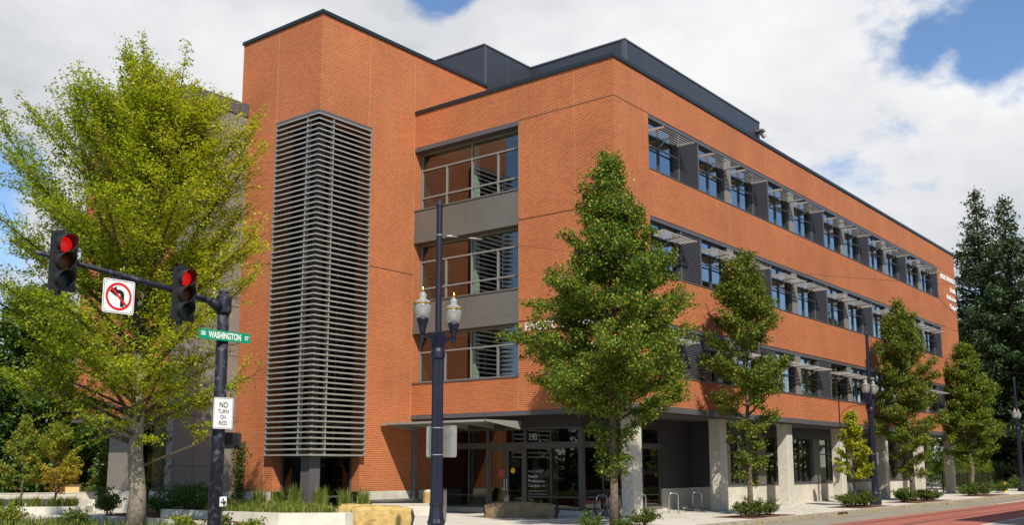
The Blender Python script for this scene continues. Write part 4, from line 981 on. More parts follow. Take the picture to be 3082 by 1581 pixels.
# tall grass clumps at the tower windows
TG = 'tall grass clumps at the foot of the tower'
for i, (x, y, h, lb) in enumerate(((-6.5,13.0,.95,'tall yellow green grass clump at the left window jamb of the tower'),(-6.3,12.0,.8,'tall grass clump before the left tower window'),(-6.3,11.0,1.0,'tall grass clump left of the tower corner post'),
        (-5.6,10.3,.95,'tall grass clump right of the tower corner post'),(-4.4,10.2,.85,'feathery grass clump before the right tower window'),(-3.4,10.2,.9,'feathery grass clump beside the yellow stone blocks'))):
    a = rgx.uniform(0, 6.28, 260); r = .28*np.sqrt(rgx.random(260)); q = np.column_stack([r*np.cos(a), r*np.sin(a), np.zeros(260)])
    o = grass_mesh('grass_clump', q, h, LM_GRASS, 40+i, lean=.5, w=.009); tag(o, lb, 'grass', TG, (x, y, .15))
# low dark planter wall behind the big tree with shrubs
t = thing('planter', 'low concrete planter edge in the shade behind the big tree trunk', 'planter', (0,0,0))
b = MB(); wall_run(b, [(-13.5,13.6),(-13.2,9.6),(-13.3,5.4)], .15, G, .20); b.build('wall', CONC, t)
b = MB(); b.prism([(-13.4,13.6),(-13.1,9.6),(-13.2,5.4),(-11.9,5.9),(-11.6,8.6),(-11.9,11.5),(-11.0,14.7),(-9.2,15.6),(-10.8,15.6)], 'z', G, .12); b.build('soil', DIRT, t)
DSH = 'dark shrubs in the shaded planter'
for i, (x, y, rx, h, lb) in enumerate(((-11.3,12.2,.7,1.05,'dark shrub nearest the pale trunk, in the shaded planter'),(-10.6,11.4,.8,1.15,'dark shrub in the middle of the shaded planter'),(-10.1,12.6,.9,1.1,'dark leafy shrub left of the signal pole'),
        (-8.6,13.8,.8,1.0,'dark shrub against the concrete base of the grey bay'),(-12.0,14.6,.55,.95,'dark bushy shrub left of the pale trunk by the white path'))):
    shrub('shaded_shrub', lb, (x, y, .1), 340+i, rx, rx, h, 2600, .075, LM_DARK, DSH)
# bed of mixed plants at the lower left
FBG = 'leafy plants in the front bed'
b = MB(); b.prism([(-20.2,9.5),(-13.6,5.0),(-13.7,13.6),(-15.5,17.5),(-20.2,22)], 'z', G-.02, G+.02); struct(b.build('planting_bed', DIRT))
pp = in_poly([(-20,10),(-14,6),(-14,13),(-16,17),(-20,21)], 3800)
o = grass_mesh('bed_grass', np.column_stack([pp, np.full(len(pp), G+.02)]), .38, LM_GRASS, 9, lean=.7, w=.011); o['kind'] = 'stuff'
for i, (x, y, rx, h, lb) in enumerate(((-17.0,14.6,.55,.95,'leafy green bush at the lower left frame edge'),(-16.3,13.2,.5,.75,'leafy bush with pale flowers in the front bed'),(-15.6,10.3,.5,.6,'low leafy bush left of the big trunk in the front bed'),
        (-14.6,6.1,.45,.55,'low leafy bush just right of the big trunk'),(-14.4,4.4,.45,.55,'bright low bush left of the signal pole foot'),(-14.2,3.2,.4,.5,'bright low bush at the signal pole foot'))):
    shrub('leafy_bush', lb, (x, y, G), 360+i, rx, rx, h, 1500, .085, LM_GRN if i % 2 else LM_BOX, FBG)
# curved planter with the saplings
t = thing('planter', 'curved pale concrete planter holding two autumn saplings', 'planter', (1.4,2.7,0))
b = MB(); arc = [(-20.5,26.0),(-16.5,22.2),(-13.5,19.4),(-12.0,18.0),(-11.2,17.75),(-10.6,18.2)]; wall_run(b, arc, .22, G, .22)
b.build('front_wall', CONC, t)
b = MB(); wall_run(b, [(-10.6,18.15),(-10.3,18.7),(-10.5,19.5),(-11.6,21.0),(-13.5,23.2),(-17,27)], .26, G, .46); b.build('seat_wall', CONC, t)
b = MB(); b.prism([(-20,26),(-16.5,22.4),(-12.0,18.2),(-11.2,18),(-10.6,18.6),(-11.6,20.8),(-13.5,23),(-17,27)], 'z', G, .16); b.build('soil', DIRT, t)
for i, (x, y, lb) in enumerate(((-11.9,18.75,'grass tuft right of the golden sapling stem'),(-12.5,19.25,'grass tuft left of the golden sapling stem'),(-13.0,19.8,'grass tuft between the two sapling stems'),(-13.6,20.4,'grass tuft under the greener sapling'),(-14.4,21.2,'grass tuft left of the greener sapling stem'),(-11.4,18.4,'small grass tuft at the round end of the curved planter'))):
    a = rgx.uniform(0, 6.28, 300); r = .3*np.sqrt(rgx.random(300)); q = np.column_stack([r*np.cos(a), r*np.sin(a), np.zeros(300)])
    o = grass_mesh('grass_tuft', q, .5, LM_GRASS, 60+i, lean=.8, w=.01); tag(o, lb, 'grass', 'grass tufts in the curved planter', (x+1.4, y+2.7, .16))
t = thing('garden_wall', 'straight low white concrete wall behind the two saplings', 'wall', (0,0,0))
b = MB(); wall_run(b, [(-11.0,27.0),(-6.2,25.8)], .3, G, .62); b.build('wall_body', CONC, t); b = MB(); wall_run(b, [(-11.0,27.0),(-6.19,25.8)], .34, .623, .66); b.build('wall_cap', CONC, t)
pp = np.column_stack([rgx.uniform(-9.3, 16, 16000), rgx.uniform(30.2, 52, 16000)])
hz = .9*np.sin(np.pi*np.minimum(1, (pp[:,1]-30)/34*1.1))*np.sin(np.pi*np.minimum(1, ((pp[:,0]+9.5)/26*18+3)/21))**.6
o = grass_mesh('lawn_grass', np.column_stack([pp, G+hz]), .14, LM_LAWN, 11, lean=.8, w=.03); o['kind'] = 'stuff'
t = thing('notice_stand', 'upright beige notice board in a brown wooden frame on the lawn', 'notice board', (-6.0, 28.5, G))
t.rotation_euler = (0,0,R(-52))
b = MB(); b.box(-.36,.36,-.03,.03,.12,.98); b.build('board', BEIGE, t)
b = MB(); b.box(-.44,-.36,-.06,.06,0,1.12); b.box(.36,.44,-.06,.06,0,1.12); b.box(-.36,.36,-.05,.05,.98,1.08); b.box(-.36,.36,-.06,.06,0,.12); b.box(-.60,-.50,-.06,.06,0,1.0); b.build('frame', BROWNW, t)

def boulder(name, label, loc, rz, L_, D_, H_, seed, m, cat='stone', group=None, end=None, lean=0.0):
    rd = random.Random(seed); t = thing(name, label, cat, loc, rz, group); b = MB(); nx = 9
    for i in range(nx+1):
        f = i/nx; x = (f-.5)*L_; s = 1-.10*abs(f-.5)*2+rd.gauss(0,.02); k = 1.0 if 0 < i < nx else .84
        ring = [(-.5,0),(-.52,.35),(-.47,.82),(-.36,1.0),(.0,1.03),(.36,.98),(.5,.75),(.52,.3),(.48,0)]
        for y, z in ring: b.v.append((x+rd.gauss(0,.012)*L_+(lean*z*H_), y*D_*s*k+rd.gauss(0,.018)*D_, max(0, z*H_*s*(k*.5+.5)+rd.gauss(0,.018)*H_ if z > 0 else 0)))
    n = 9
    for i in range(nx):
        for j in range(n-1):
            a = i*n+j; b.f.append((a, a+1, a+n+1, a+n)); b.m.append(0)
    b.build('stone_body', m, t)
    e = MB()
    for q, i in ((-1,0),(1,nx)):
        e.v = e.v+[b.v[i*n+j] for j in range(n)]; m0 = len(e.v)-n
        cx = sum(v[0] for v in e.v[m0:])/n+q*.05*L_; cz = H_*.45; e.v.append((cx, 0, cz)); c = len(e.v)-1
        for j in range(n): e.f.append((m0+j, m0+(j+1)%n, c)); e.m.append(0)
    e.build('broken_end', end or m, t)
    return t
boulder('stone_block', 'long yellow sandstone block with a dark rough right end at the planter corner', (-7.75, 4.65, G), R(-50), 2.05, .85, .66, 3, STONEY, end=STONEK)
boulder('stone_block', 'flat yellow sandstone slab lying behind the long yellow block', (-5.6, 8.2, G), R(-50), 1.35, .7, .58, 5, STONEY)
boulder('stone_block', 'small grey stone left of the yellow slab by the tower', (-6.4, 9.0, G), R(-40), .5, .4, .5, 6, STONED)
t = boulder('boulder', 'brown polished basalt boulder with carved writing before the glass doors', (-.95, 3.95, G), R(-64), 2.75, .85, .62, 9, STONED, 'boulder', end=STONEK)
t = thing('bench', 'low pale concrete bench beside the entrance downspout', 'bench', (-2.1, 9.2, G), R(-50)); b = MB(); b.prism([(-1.25,.0),(1.25,.0),(1.15,.42),(-1.25,.42)], 'y', -.22, .22); b.build('bench_body', CONC, t); b = MB(); b.box(-1.27,1.17,-.25,.25,.423,.46); b.build('bench_top', CONC, t)
t = thing('litter_bin', 'pebbled beige litter bin with brown base in front of the entrance glass', 'bin', (-.35, 9.35, G))
b = MB(); b.lathe([(.27,.14),(.28,.2),(.27,.86),(.24,.9)],0,0,8); b.build('bin_body', STONEY, t); b = MB(); b.lathe([(.26,0),(.27,.138)],0,0,8); b.build('bin_base', BROWNW, t); b = MB(); b.lathe([(.25,.903),(.22,.97),(.10,1.0)],0,0,8); b.build('bin_lid', CONC, t)
t = thing('door_button_post', 'slim metal post with a door opener button right of the near lamp post', 'post', (-4.9, 4.35, G)); b = MB(); b.box(-.05,.05,-.04,.04,0,1.12); b.build('post', STEEL, t); b = MB(); b.lathe([(0,1.121),(.07,1.123),(.07,1.18),(0,1.2)],0,0,14); b.build('button', BLACKP, t)
# ivy on the tower foot
b = MB(); v = thing('climbing_vine', 'dark green vine climbing the brick left of the tower behind the signal pole', 'vine', (0,0,0))
for k in range(7):
    y = 15.55-k*.1; b.tube([(-5.79,y,.1),(-5.80,y-.1*math.sin(k),1.0),(-5.80,y+.12*math.cos(k*2),2.1+.15*k)], .012, 4)
b.build('stems', TWIG, v)
q = np.column_stack([np.full(900,-5.84)+rgx.normal(0,.04,900), 15.25+rgx.normal(0,.22,900), rgx.uniform(.2,2.9,900)]); leaf_mesh('foliage', q, .11, LM_DARK, 77, 1.5, v)
# yellow leaves blown along the kerb
q = np.column_stack([rgx.uniform(-2, 60, 420), KY-.05-np.abs(rgx.normal(0,.18,420)), np.full(420, RD+.015)]); k = rgx.integers(0, 14, 420); q[:,0] = np.where(rgx.random(420) < .75, k*4.1+rgx.normal(0,.45,420), q[:,0])
q2 = np.column_stack([rgx.uniform(-10, 50, 200), rgx.uniform(-3.5, 1.5, 200), np.full(200, G+.012)])
o = leaf_mesh('fallen_leaves', np.vstack([q,q2]), .10, leaf_mat('fallen_leaf', [(0,(.45,.27,.03)),(1,(.65,.42,.06))], .1), 78, .2); o['kind'] = 'stuff'

# ------------------------------------------------------------------ traffic signal, signs
PX_, PY_ = -19.25, -2.15
t = thing('signal_pole', 'dark weathered steel traffic signal pole with a long mast arm', 'signal pole', (PX_, PY_, G))
b = MB(); b.tube([(0,0,0),(0,0,2.8),(-.01,0,5.70)], [.150,.135,.120], 20); b.lathe([(.22,0),(.22,.06),(.16,.12)],0,0,16); b.lathe([(.123,5.701),(.123,5.73),(.05,5.78)],-.01,0,16)
b.build('pole', POLEW, t, True)
b = MB(); b.tube([(-.10,0,5.46),(-1.2,0,5.60),(-4.15,0,5.92)], [.080,.068,.042], 14); b.lathe([(.15,5.25),(.165,5.3),(.165,5.62),(.15,5.66)],-.01,0,18); b.tube([(-.08,0,5.36),(-.34,0,5.50)], [.13,.095], 14); b.build('mast_arm', POLEW, t, True)
def signal_head(label, x, zc):
    t = thing('traffic_signal', label, 'traffic signal', (x, PY_-.20, zc), 0, 'red signal heads on the mast arm')
    b = MB(); b.prism([(-.24,-.56),(.24,-.56),(.265,-.53),(.265,.53),(.24,.56),(-.24,.56),(-.265,.53),(-.265,-.53)], 'y', -.012, 0); b.build('backplate', BLACKP, t)
    b = MB()
    for k in (-1,0,1): b.prism([(-.165,k*.335-.16),(.165,k*.335-.16),(.175,k*.335-.14),(.175,k*.335+.14),(.165,k*.335+.16),(-.165,k*.335+.16),(-.175,k*.335+.14),(-.175,k*.335-.14)], 'y', .002, .17)
    b.box(-.03,.03,.06,.20,-.62,.62); b.box(-.04,.04,.12,.26,-.05,.05)
    for z in (-.5,-.17,.17,.5): b.box(-.19,-.165,-.03,.0,z-.012,z+.012)
    b.build('housing', BLACKP, t)
    for k, (m, rim) in ((1,(LENSR, LENSRO)),(0,(LENSA, LENSA)),(-1,(LENSG, LENSG))):
        b = MB(); zc_ = k*.335; n = 20
        prof = [(.148,-.014),(.12,-.03),(.06,-.042),(0.0,-.046)]
        for i in range(len(prof)-1):
            for j in range(n):
                a0, a1 = 2*math.pi*j/n, 2*math.pi*(j+1)/n; (r0,y0),(r1,y1) = prof[i], prof[i+1]
                b.quad((r0*math.cos(a0),y0,zc_+r0*math.sin(a0)), (r0*math.cos(a1),y0,zc_+r0*math.sin(a1)), (r1*math.cos(a1),y1,zc_+r1*math.sin(a1)), (r1*math.cos(a0),y1,zc_+r1*math.sin(a0)))
        b.build('lens', m, t, True)
        b = MB(); n = 26; A0, A1 = R(-52), R(232)
        for j in range(n):
            a0, a1 = A0+(A1-A0)*j/n, A0+(A1-A0)*(j+1)/n
            def ed(a): return -.10-.18*max(0, math.sin(a)*.55+.45)
            for r in (.158,.166):
                b.quad((r*math.cos(a0),-.012,zc_+r*math.sin(a0)), (r*math.cos(a1),-.012,zc_+r*math.sin(a1)), (r*math.cos(a1),ed(a1),zc_+r*math.sin(a1)), (r*math.cos(a0),ed(a0),zc_+r*math.sin(a0)))
            b.quad((.158*math.cos(a0),ed(a0),zc_+.158*math.sin(a0)), (.158*math.cos(a1),ed(a1),zc_+.158*math.sin(a1)), (.166*math.cos(a1),ed(a1),zc_+.166*math.sin(a1)), (.166*math.cos(a0),ed(a0),zc_+.166*math.sin(a0)))
        b.build('visor', VISOR, t)
signal_head('traffic signal with red light at the outer end of the mast arm', -22.97, 5.68)
signal_head('traffic signal with red light next to the signal pole', -20.38, 5.41)
def rrect(w, h, r, n=5):
    o = []
    for cx, cy, a0 in ((w/2-r,h/2-r,0),(-w/2+r,h/2-r,90),(-w/2+r,-h/2+r,180),(w/2-r,-h/2+r,270)):
        for i in range(n+1): a = R(a0+90*i/n); o.append((cx+r*math.cos(a), cy+r*math.sin(a)))
    return o
def flat(mb, poly, y, mi=0):
    n = len(mb.v); mb.v += [(p[0], y, p[1]) for p in poly]; mb.f.append(tuple(range(n, n+len(poly)))); mb.m.append(mi)
def ring_frame(mb, w, h, r, t_, y, mi=0):
    A, B_ = rrect(w,h,r), rrect(w-2*t_,h-2*t_,max(.005,r-t_)); n = len(A); o = len(mb.v)
    mb.v += [(p[0],y,p[1]) for p in A]+[(p[0],y,p[1]) for p in B_]
    for i in range(n): mb.f.append((o+i, o+(i+1)%n, o+n+(i+1)%n, o+n+i)); mb.m.append(mi)
# no left turn
t = thing('road_sign', 'square white no left turn sign hanging from the mast arm', 'sign', (-21.76, PY_-.10, 5.19))
b = MB(); b.prism(rrect(.67,.67,.045), 'y', 0, .004); b.build('sign_panel', SIGNW, t)
b = MB(); ring_frame(b, .635, .635, .035, .009, -.002); flat(b, [(.035,-.20),(.115,-.20),(.115,.03),(.105,.085),(.07,.12),(.02,.135),(-.05,.135),(-.05,.20),(-.21,.095),(-.05,-.01),(-.05,.06),(.005,.06),(.03,.045),(.035,.02)], -.003); b.build('black_arrow', SIGNK, t)
b = MB(); n = 40; o_ = len(b.v)
b.v += [(.275*math.cos(6.2832*i/n), -.0045, .275*math.sin(6.2832*i/n)) for i in range(n)]+[(.228*math.cos(6.2832*i/n), -.0045, .228*math.sin(6.2832*i/n)) for i in range(n)]
for i in range(n): b.f.append((i,(i+1)%n,n+(i+1)%n,n+i)); b.m.append(0)
c = math.sqrt(.5); flat(b, [(-.235*c-.023*c,.235*c-.023*c),(-.235*c+.023*c,.235*c+.023*c),(.235*c+.023*c,-.235*c+.023*c),(.235*c-.023*c,-.235*c-.023*c)], -.006); b.build('red_circle', SIGNR, t)
b = MB(); b.box(-.03,.03,.006,.03,-.25,.45); b.tube([(0,.10,.36),(0,.10,.40)], .075, 12); b.build('hanger', POLEW, t)
b = MB()
for x in (-.27,.27):
    for z in (-.27,.27): b.box(x-.008,x+.008,-.008,-.001,z-.008,z+.008)
b.build('bolt', DRAIN, t)
# street name
t = thing('street_sign', 'green street name sign with white lettering on the signal pole', 'sign', (-19.30, PY_-.16, 4.655))
b = MB(); b.prism(rrect(1.30,.215,.02), 'y', 0, .005); b.build('sign_panel', SIGNG, t)
b = MB(); o3 = ((1,0,0),(0,0,1),(0,-1,0))
add_text(b, 'SE', .12, (-.60,-.003,-.028), *o3, 0, .003, width=.115); b.build('lettering', SIGNW, t); b = MB(); add_text(b, 'WASHINGTON', .19, (-.41,-.003,-.064), *o3, 0, .006, width=.82); b.build('lettering', SIGNW, t); b = MB(); add_text(b, 'ST', .12, (.505,-.003,-.042), *o3, 0, .003, width=.105); b.build('lettering', SIGNW, t)
b = MB(); b.box(-.02,.16,.005,.03,-.06,-.04); b.box(-.02,.16,.005,.03,.04,.06); b.build('strap', DRAIN, t)
# no turn on red
t = thing('road_sign', 'white no turn on red sign on the signal pole', 'sign', (-19.27, PY_-.17, 3.005))
b = MB(); b.prism(rrect(.49,.66,.035), 'y', 0, .004); b.build('sign_panel', SIGNW, t)
b = MB(); ring_frame(b, .462, .632, .028, .008, -.002); b.build('sign_border', SIGNK, t)
b = MB(); add_text(b, 'NO', .165, (0,-.003,.12), *o3, 0, .003, align='CENTER', width=.205); b.build('lettering', SIGNK, t)
for w_, z, ww in (('TURN',-.005,.27),('ON',-.125,.14),('RED',-.25,.205)):
    b = MB(); add_text(b, w_, .125, (0,-.003,z), *o3, 0, .001, align='CENTER', width=ww); b.build('lettering', SIGNK, t)
b = MB(); b.box(-.02,.02,.005,.04,-.2,-.16); b.box(-.02,.02,.005,.04,.16,.2); b.build('strap', DRAIN, t)
# pedestrian signal head and push button
t = thing('pedestrian_signal', 'black pedestrian signal box with mesh screen on the signal pole', 'pedestrian signal', (-18.83, -2.02, 2.44))
b = MB(); b.prism(rrect(.44,.35,.04), 'y', -.05, .12); b.box(-.26,-.2,.0,.06,-.05,.05); b.build('housing', BLACKP, t)
b = MB()
for i in range(-6,6): b.tube([(-.20+.018*(i+6),-.056,-.14),(-.20+.018*(i+6),-.056,.14)], .003, 4)
for i in range(-7,8): b.box(-.205,.01,-.058,-.052,i*.019-.002,i*.019+.002)
b.build('mesh_screen', VISOR, t)
b = MB(); b.prism([(-.18,.05),(-.18,-.11),(.16,-.11),(.16,.05)], 'x', .06, .09); b.box(.10,.20,-.09,-.052,-.15,.15); b.build('side_visor', VISOR, t)
t = thing('button_sign', 'small white crosswalk button plate low on the signal pole', 'sign', (-19.17, PY_-.16, 1.16))
b = MB(); b.prism(rrect(.17,.20,.015), 'y', 0, .004); b.build('sign_panel', SIGNW, t)
b = MB(); b.box(-.065,-.035,-.003,-.001,-.03,.01); b.box(.035,.065,-.003,-.001,-.03,.01); b.box(-.06,-.04,-.003,-.001,-.065,-.055); b.box(.02,.065,-.003,-.001,-.065,-.06); b.box(-.02,.02,-.003,-.001,.02,.06); b.build('symbol', SIGNK, t)
b = MB(); b.tube([(0,-.004,-.02),(0,-.06,-.02)], .03, 12); b.box(-.04,.04,.005,.06,-.08,.06); b.build('push_button', BLACKP, t)

# ------------------------------------------------------------------ twin globe lamp posts
LPG = 'twin globe lamp posts'
def lamp_post(label, loc):
    t = thing('lamp_post', label, 'lamp post', loc, 0, LPG)
    b = MB(); b.lathe([(.29,0),(.29,.24),(.27,.27),(.245,.28),(.265,.36),(.265,.40),(.20,.46),(.215,.52),(.235,.56),(.20,.66),(.175,.85),(.165,.98),(.185,1.0),(.185,1.04),(.165,1.06)], 0,0,32, 0, .03); b.build('base', POLEB, t)
    b = MB(); b.lathe([(.163,1.062),(.155,2.5),(.147,4.78)], 0,0,40, 0, .075); b.build('fluted_shaft', POLEB, t)
    b = MB(); b.lathe([(.15,4.785),(.185,4.80),(.185,4.96),(.165,5.02),(.15,5.06)],0,0,24); b.box(-.125,.125,-.125,.125,5.062,5.48); b.lathe([(.10,5.482),(.085,5.5),(.082,8.88),(.10,8.89),(.10,8.95),(.085,8.98),(.04,9.06),(.015,9.10)],0,0,20); b.build('upper_pole', POLEB, t, False)
    for s in (-1,1):
        b = MB(); b.prism([(s*.126,5.16),(s*.126,5.40),(s*.30,5.40),(s*.58,5.38),(s*.58,5.30),(s*.34,5.30),(s*.22,5.16)], 'y', -.03, .03); b.tube([(s*.13,0,5.36),(s*.66,0,5.36)], .035, 8); b.lathe([(.02,5.14),(.035,5.18),(.03,5.24),(.06,5.27),(.06,5.35)], s*.60, 0, 12); b.build('arm', POLEB, t)
        b = MB(); b.lathe([(.07,5.352),(.075,5.46),(.10,5.56),(.135,5.70),(.15,5.74),(.15,5.79),(.13,5.80)], s*.60,0,20); b.build('lamp_holder', POLEB, t, True)
        b = MB(); b.lathe([(.125,5.802),(.17,5.86),(.205,5.98),(.222,6.10),(.222,6.15)], s*.60,0,24); b.lathe([(.215,6.19),(.19,6.235),(.12,6.27),(.075,6.32),(.095,6.37),(.09,6.42),(.05,6.47),(.02,6.49)], s*.60,0,24); gl = b.build('globe', FROST, t, True)
        b = MB(); b.lathe([(.222,6.152),(.238,6.158),(.238,6.182),(.222,6.19)], s*.60,0,24); b.lathe([(.035,6.492),(.04,6.51),(.022,6.53),(.028,6.56),(.008,6.62)], s*.60,0,12)
        for k in range(6): a = k*1.047; b.box(s*.60+.235*math.cos(a)-.02, s*.60+.235*math.cos(a)+.02, .235*math.sin(a)-.02, .235*math.sin(a)+.02, 6.145, 6.195)
        b.build('brass_band', BRASS, gl)
        b = MB(); b.lathe([(.03,5.82),(.035,5.93),(.07,5.96),(.055,6.0),(.085,6.04),(.055,6.08),(.035,6.13),(.01,6.15)], s*.60,0,12); b.build('lamp_core', mat('lamp_core', (.75,.75,.72), .25, .2) if s < 0 and loc[0] < 0 else bpy.data.materials['lamp_core'], gl, True)
    return t
lamp_post('dark blue twin globe lamp post standing before the main entrance', (-12.9, -2.6, G))
lamp_post('dark blue twin globe lamp post beside the yellow sapling', (20.9, -2.4, G))
lamp_post('farthest twin globe lamp post at the right frame edge', (55.9, -2.2, G))
t = thing('road_sign', 'back of a bare aluminium road sign on the near lamp post', 'sign', (-12.9, -2.6, 2.53))
b = MB(); b.v = []; pl = rrect(.98,.82,.06); b.prism(pl, 'x', .19, .194); b.build('sign_panel', ALUM, t); t.rotation_euler = (0,0,R(6))
b = MB()
for z in (-.345,.345): b.lathe([(.166,z-.012),(.170,z-.012),(.170,z+.012),(.166,z+.012)],0,0,24); b.box(.15,.19,-.02,.02,z-.012,z+.012)
b.build('strap', STEEL, t)
t = thing('road_sign', 'small sign back strapped to the far lamp post', 'sign', (20.9,-2.4,2.3))
b = MB(); b.prism(rrect(.42,.62,.04), 'x', .19, .194); b.build('sign_panel', ALUM, t); b = MB(); b.lathe([(.166,.2),(.172,.2),(.172,.23),(.166,.23)],0,0,20); b.box(.15,.19,-.02,.02,.2,.22); b.build('strap', STEEL, t)
# wires
def sag(a, c, d, n=24):
    a, c = Vector(a), Vector(c); return [a.lerp(c, i/n)-Vector((0,0,d*4*(i/n)*(1-i/n))) for i in range(n+1)]
def wire(label, pts, r): 
    b = MB(); b.tube(pts, r, 5); o = b.build('overhead_wire', RAIL); tag(o, label, 'wire', 'overhead wires of the tram line')
wire('cable running from the far end of the brick wall past the dark conifers', sag((43.5,-.06,14.25),(95,-5.5,12.6),.15), .016)
wire('thin span wire from the near lamp post out over the street', sag((-12.75,-2.6,8.0),(6,-16,7.6),.25), .0055)
wire('span wire from the far lamp post curving out over the trees', [(20.95,-2.4,7.75),(21.6,-2.35,8.05),(22.6,-2.3,8.3),(24.2,-2.25,8.4)]+sag((24.3,-2.25,8.4),(85,-2.0,11.2),.5)[1:], .014)
t = thing('turnbuckle', 'shiny turnbuckle on the span wire at the near lamp post', 'turnbuckle', (-12.9,-2.6,8.0)); b = MB(); b.lathe([(.084,-.02),(.092,-.02),(.092,.02),(.084,.02)],0,0,16); b.build('clamp', DRAIN, t); b = MB(); b.tube([(.18,-.11,0),(.28,-.18,0),(.42,-.27,-.01)],[.015,.03,.012],8); b.tube([(.68,-.46,-.015),(.82,-.56,-.02),(.98,-.67,-.02)],[.012,.022,.012],8); b.build('buckle', DRAIN, t)

# ------------------------------------------------------------------ bicycle racks and bicycle
RKG = 'steel hoop bicycle racks in the porch'
def rack(label, x, y, rz):
    t = thing('bike_rack', label, 'bike rack', (x,y,G), rz, RKG); b = MB(); r = .14; hw = .22; pts = [(-hw,0,0),(-hw,0,.70)]
    for i in range(1,7): a = math.pi-(math.pi/2)*i/6; pts.append((-hw+r+r*math.cos(a),0,.70+r*math.sin(a)))
    for i in range(1,7): a = math.pi/2-(math.pi/2)*i/6; pts.append((hw-r+r*math.cos(a),0,.70+r*math.sin(a)))
    pts.append((hw,0,0)); b.tube(pts, .024, 10); b.build('hoop', STEEL, t, True)
    b = MB(); b.lathe([(.06,0),(.06,.008)],-hw,0,12); b.lathe([(.06,0),(.06,.008)],hw,0,12); b.build('base_plate', STEEL, t)
rack('steel hoop bike rack half hidden by the first porch column', 3.95, 1.5, R(-35)); rack('steel hoop bike rack in the middle of the open porch bay', 6.50, 1.4, R(-35)); rack('steel hoop bike rack nearest the second porch column', 8.55, 1.35, R(-35))
rack('steel hoop bike rack behind the bicycle wheel', 2.1, 2.2, R(-35)); rack('steel hoop bike rack in front of the parked bicycle', 2.35, 1.75, R(-35))
t = thing('bicycle', 'dark bicycle locked to a rack behind the corner linden trunk', 'bicycle', (2.55, 2.15, G), R(-12))
def torus(cx, cz, R_, r_, n=32, m=8):
    b = MB(); pts = [(cx+R_*math.cos(6.28319*i/n), 0, cz+R_*math.sin(6.28319*i/n)) for i in range(n)]; o = 0
    for i in range(n):
        a = 6.28319*i/n
        for j in range(m): q = 6.28319*j/m; b.v.append((cx+(R_+r_*math.cos(q))*math.cos(a), r_*math.sin(q), cz+(R_+r_*math.cos(q))*math.sin(a)))
    for i in range(n):
        for j in range(m): b.f.append((i*m+j, ((i+1)%n)*m+j, ((i+1)%n)*m+(j+1)%m, i*m+(j+1)%m)); b.m.append(0)
    return b
for cx in (-.52,.52):
    w = torus(cx,.34,.32,.022).build('wheel', RUBBER, t, True)
    b = MB()
    for k in range(12): a = k*.5236; b.tube([(cx,0,.34),(cx+.30*math.cos(a),0,.34+.30*math.sin(a))], .003, 4)
    b.lathe([(.03,.30),(.03,.38)],cx,0,8); b.build('spokes', STEEL, w)
b = MB(); S_, H_, BB_ = (-.16,0,.82), (.34,0,.84), (-.06,0,.32)
for p, q in ((BB_,S_),(BB_,(.38,0,.70)),((-.15,0,.78),H_),((-.52,0,.34),BB_),((-.52,0,.34),(-.15,0,.78)),(H_,(.40,0,.62)),((.40,0,.62),(.52,0,.34))): b.tube([p,q], .018, 8)
b.build('frame', SIGNK, t)
b = MB(); b.prism([(-.30,.90),(-.02,.90),(-.05,.94),(-.28,.96)], 'y', -.06, .06); b.tube([(-.16,0,.82),(-.17,0,.90)], .014, 6); b.build('saddle', BLACKP, t)
b = MB(); b.tube([(.34,0,.84),(.32,0,.98)], .014, 6); b.tube([(.32,-.28,1.0),(.36,-.1,.99),(.36,.1,.99),(.32,.28,1.0)], .013, 6); b.build('handlebar', BLACKP, t)

# ------------------------------------------------------------------ far end of the street
t = thing('fire_hydrant', 'yellow fire hydrant among bushes on the far pavement', 'hydrant', (53.0,-1.6,G))
b = MB(); b.lathe([(.16,0),(.16,.05),(.11,.07),(.11,.52),(.14,.53),(.14,.57)],0,0,16); b.tube([(-.2,0,.42),(.2,0,.42)], .06, 10); b.tube([(0,-.22,.38),(0,0,.38)], .075, 10); b.build('barrel', YEL, t); b = MB(); b.lathe([(.135,.571),(.12,.66),(.06,.73),(.035,.74),(.035,.80)],0,0,16); b.build('bonnet', YEL, t)
t = thing('fence', 'black metal picket fence at the end of the building', 'fence', (0,0,G)); b = MB()
for i in range(150): x = 49.5+i*.19; b.box(x-.011,x+.011,1.99,2.01,.05,1.45)
b.build('pickets', FENCEK, t); b = MB(); b.box(49.4,78.2,1.975,2.025,.12,.16); b.box(49.4,78.2,1.975,2.025,1.28,1.32); b.build('rail', FENCEK, t)
for i in range(13): b = MB(); x = 49.4+i*2.4; b.box(x-.04,x+.04,1.96,2.04,0,1.55); b.build('post', FENCEK, t)
t = thing('gate', 'black metal gate between the last porch columns', 'gate', (0,0,G)); b = MB()
for i in range(12): x = 46.0+i*.16; b.box(x-.012,x+.012,3.4,3.42,.1,2.1)
b.build('bars', FENCEK, t); b = MB(); b.box(45.8,48.0,3.38,3.44,.1,.15); b.box(45.8,48.0,3.38,3.44,2.1,2.16); b.box(45.75,45.82,3.37,3.45,0,2.2); b.box(47.96,48.03,3.37,3.45,0,2.2); b.build('gate_frame', FENCEK, t)
HG = 'clipped arborvitae behind the black fence'
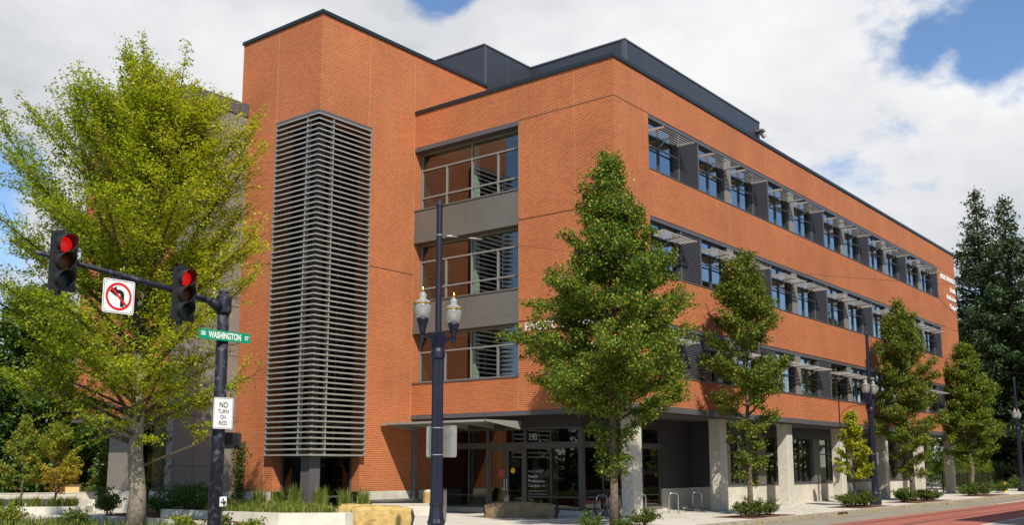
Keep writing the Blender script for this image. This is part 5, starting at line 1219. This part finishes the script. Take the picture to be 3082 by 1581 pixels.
def arbor(label, x, y, r, h, seed):
    t = thing('hedge_shrub', label, 'hedge', (x,y,G), 0, HG); rg = np.random.default_rng(seed); n = 5200; f = rg.random(n)**.8; a = rg.random(n)*6.283; rr = r*(1-f**2.2)**.5*(0.82+.25*rg.random(n))*(1+.13*np.sin(a*7+f*5)); z = f*h
    b = MB(); b.tube([(0,0,0),(0,0,h*.8)],[.08,.03],6); b.build('trunk', TWIG, t)
    leaf_mesh('foliage', np.column_stack([rr*np.cos(a), rr*np.sin(a), z]), .17, LM_ARB, seed+1, 1.6, t, width=.35, droop=-1.2)
arbor('tall yellow green arborvitae next to the last porch column', 57.6, 3.3, 1.15, 4.1, 1); arbor('tall arborvitae second from the building end', 59.6, 3.2, 1.05, 3.9, 2)
arbor('shorter arborvitae hedge plant right of the gap', 64.4, 3.2, 1.2, 2.75, 3); arbor('shorter arborvitae in the middle of the right clump', 66.6, 3.2, 1.15, 2.7, 4); arbor('shorter arborvitae nearest the house', 68.6, 3.1, 1.1, 2.5, 5)
t = thing('house', 'pale sided house with dark gabled roofs behind the hedge', 'house', (0,0,G))
b = MB(); b.box(80,92,-6,9,0,5.6); b.prism([(-6,5.6),(9,5.6),(1.5,9.4)], 'x', 80.0, 92); b.box(76.5,80,-7,5.5,0,3.0); b.build('wall', SIDING, t)
b = MB(); b.prism([(-6.6,5.4),(1.5,9.6),(9.6,5.4),(9.6,5.65),(1.5,9.9),(-6.6,5.65)], 'x', 79.5, 92.5); rf = b.build('roof', ROOFS, t)
b = MB(); b.prism([(76.0,2.85),(80.0,4.6),(80.0,4.75),(76.0,3.0)], 'y', -7.6, 6.0); b.build('porch_roof', ROOFS, t)
for y in (-4.2, 3.2): b = MB(); b.box(79.93,79.99,y-.6,y+.6,5.0,6.6); b.box(76.43,76.49,y-.6,y+.6,.9,2.3); w = b.build('window', GLASSB, t)
b = MB(); b.box(76.42,76.49,-1.6,-.6,0,2.2); b.build('door', BROWNW, t)
# across the street
t = thing('apartment_building', 'tall plain brick block across the tram street casting shade on the trackway', 'building', (0,0,G))
b = MB(); b.box(-1.5,62,-40,-24.2,0,19.6); b.build('wall', mat('dark_brick', (.13,.075,.05), .9), t); b = MB(); b.box(-1.7,62.2,-40.2,-24.0,19.6,19.9); b.build('roof', ROOFS, t)
for i in range(12):
    for k in range(5): b = MB(); x = 1+i*5.1; z = 1.2+k*3.7; b.box(x,x+2.4,-24.19,-24.12,z,z+1.9); b.build('window', GLASSB, t)
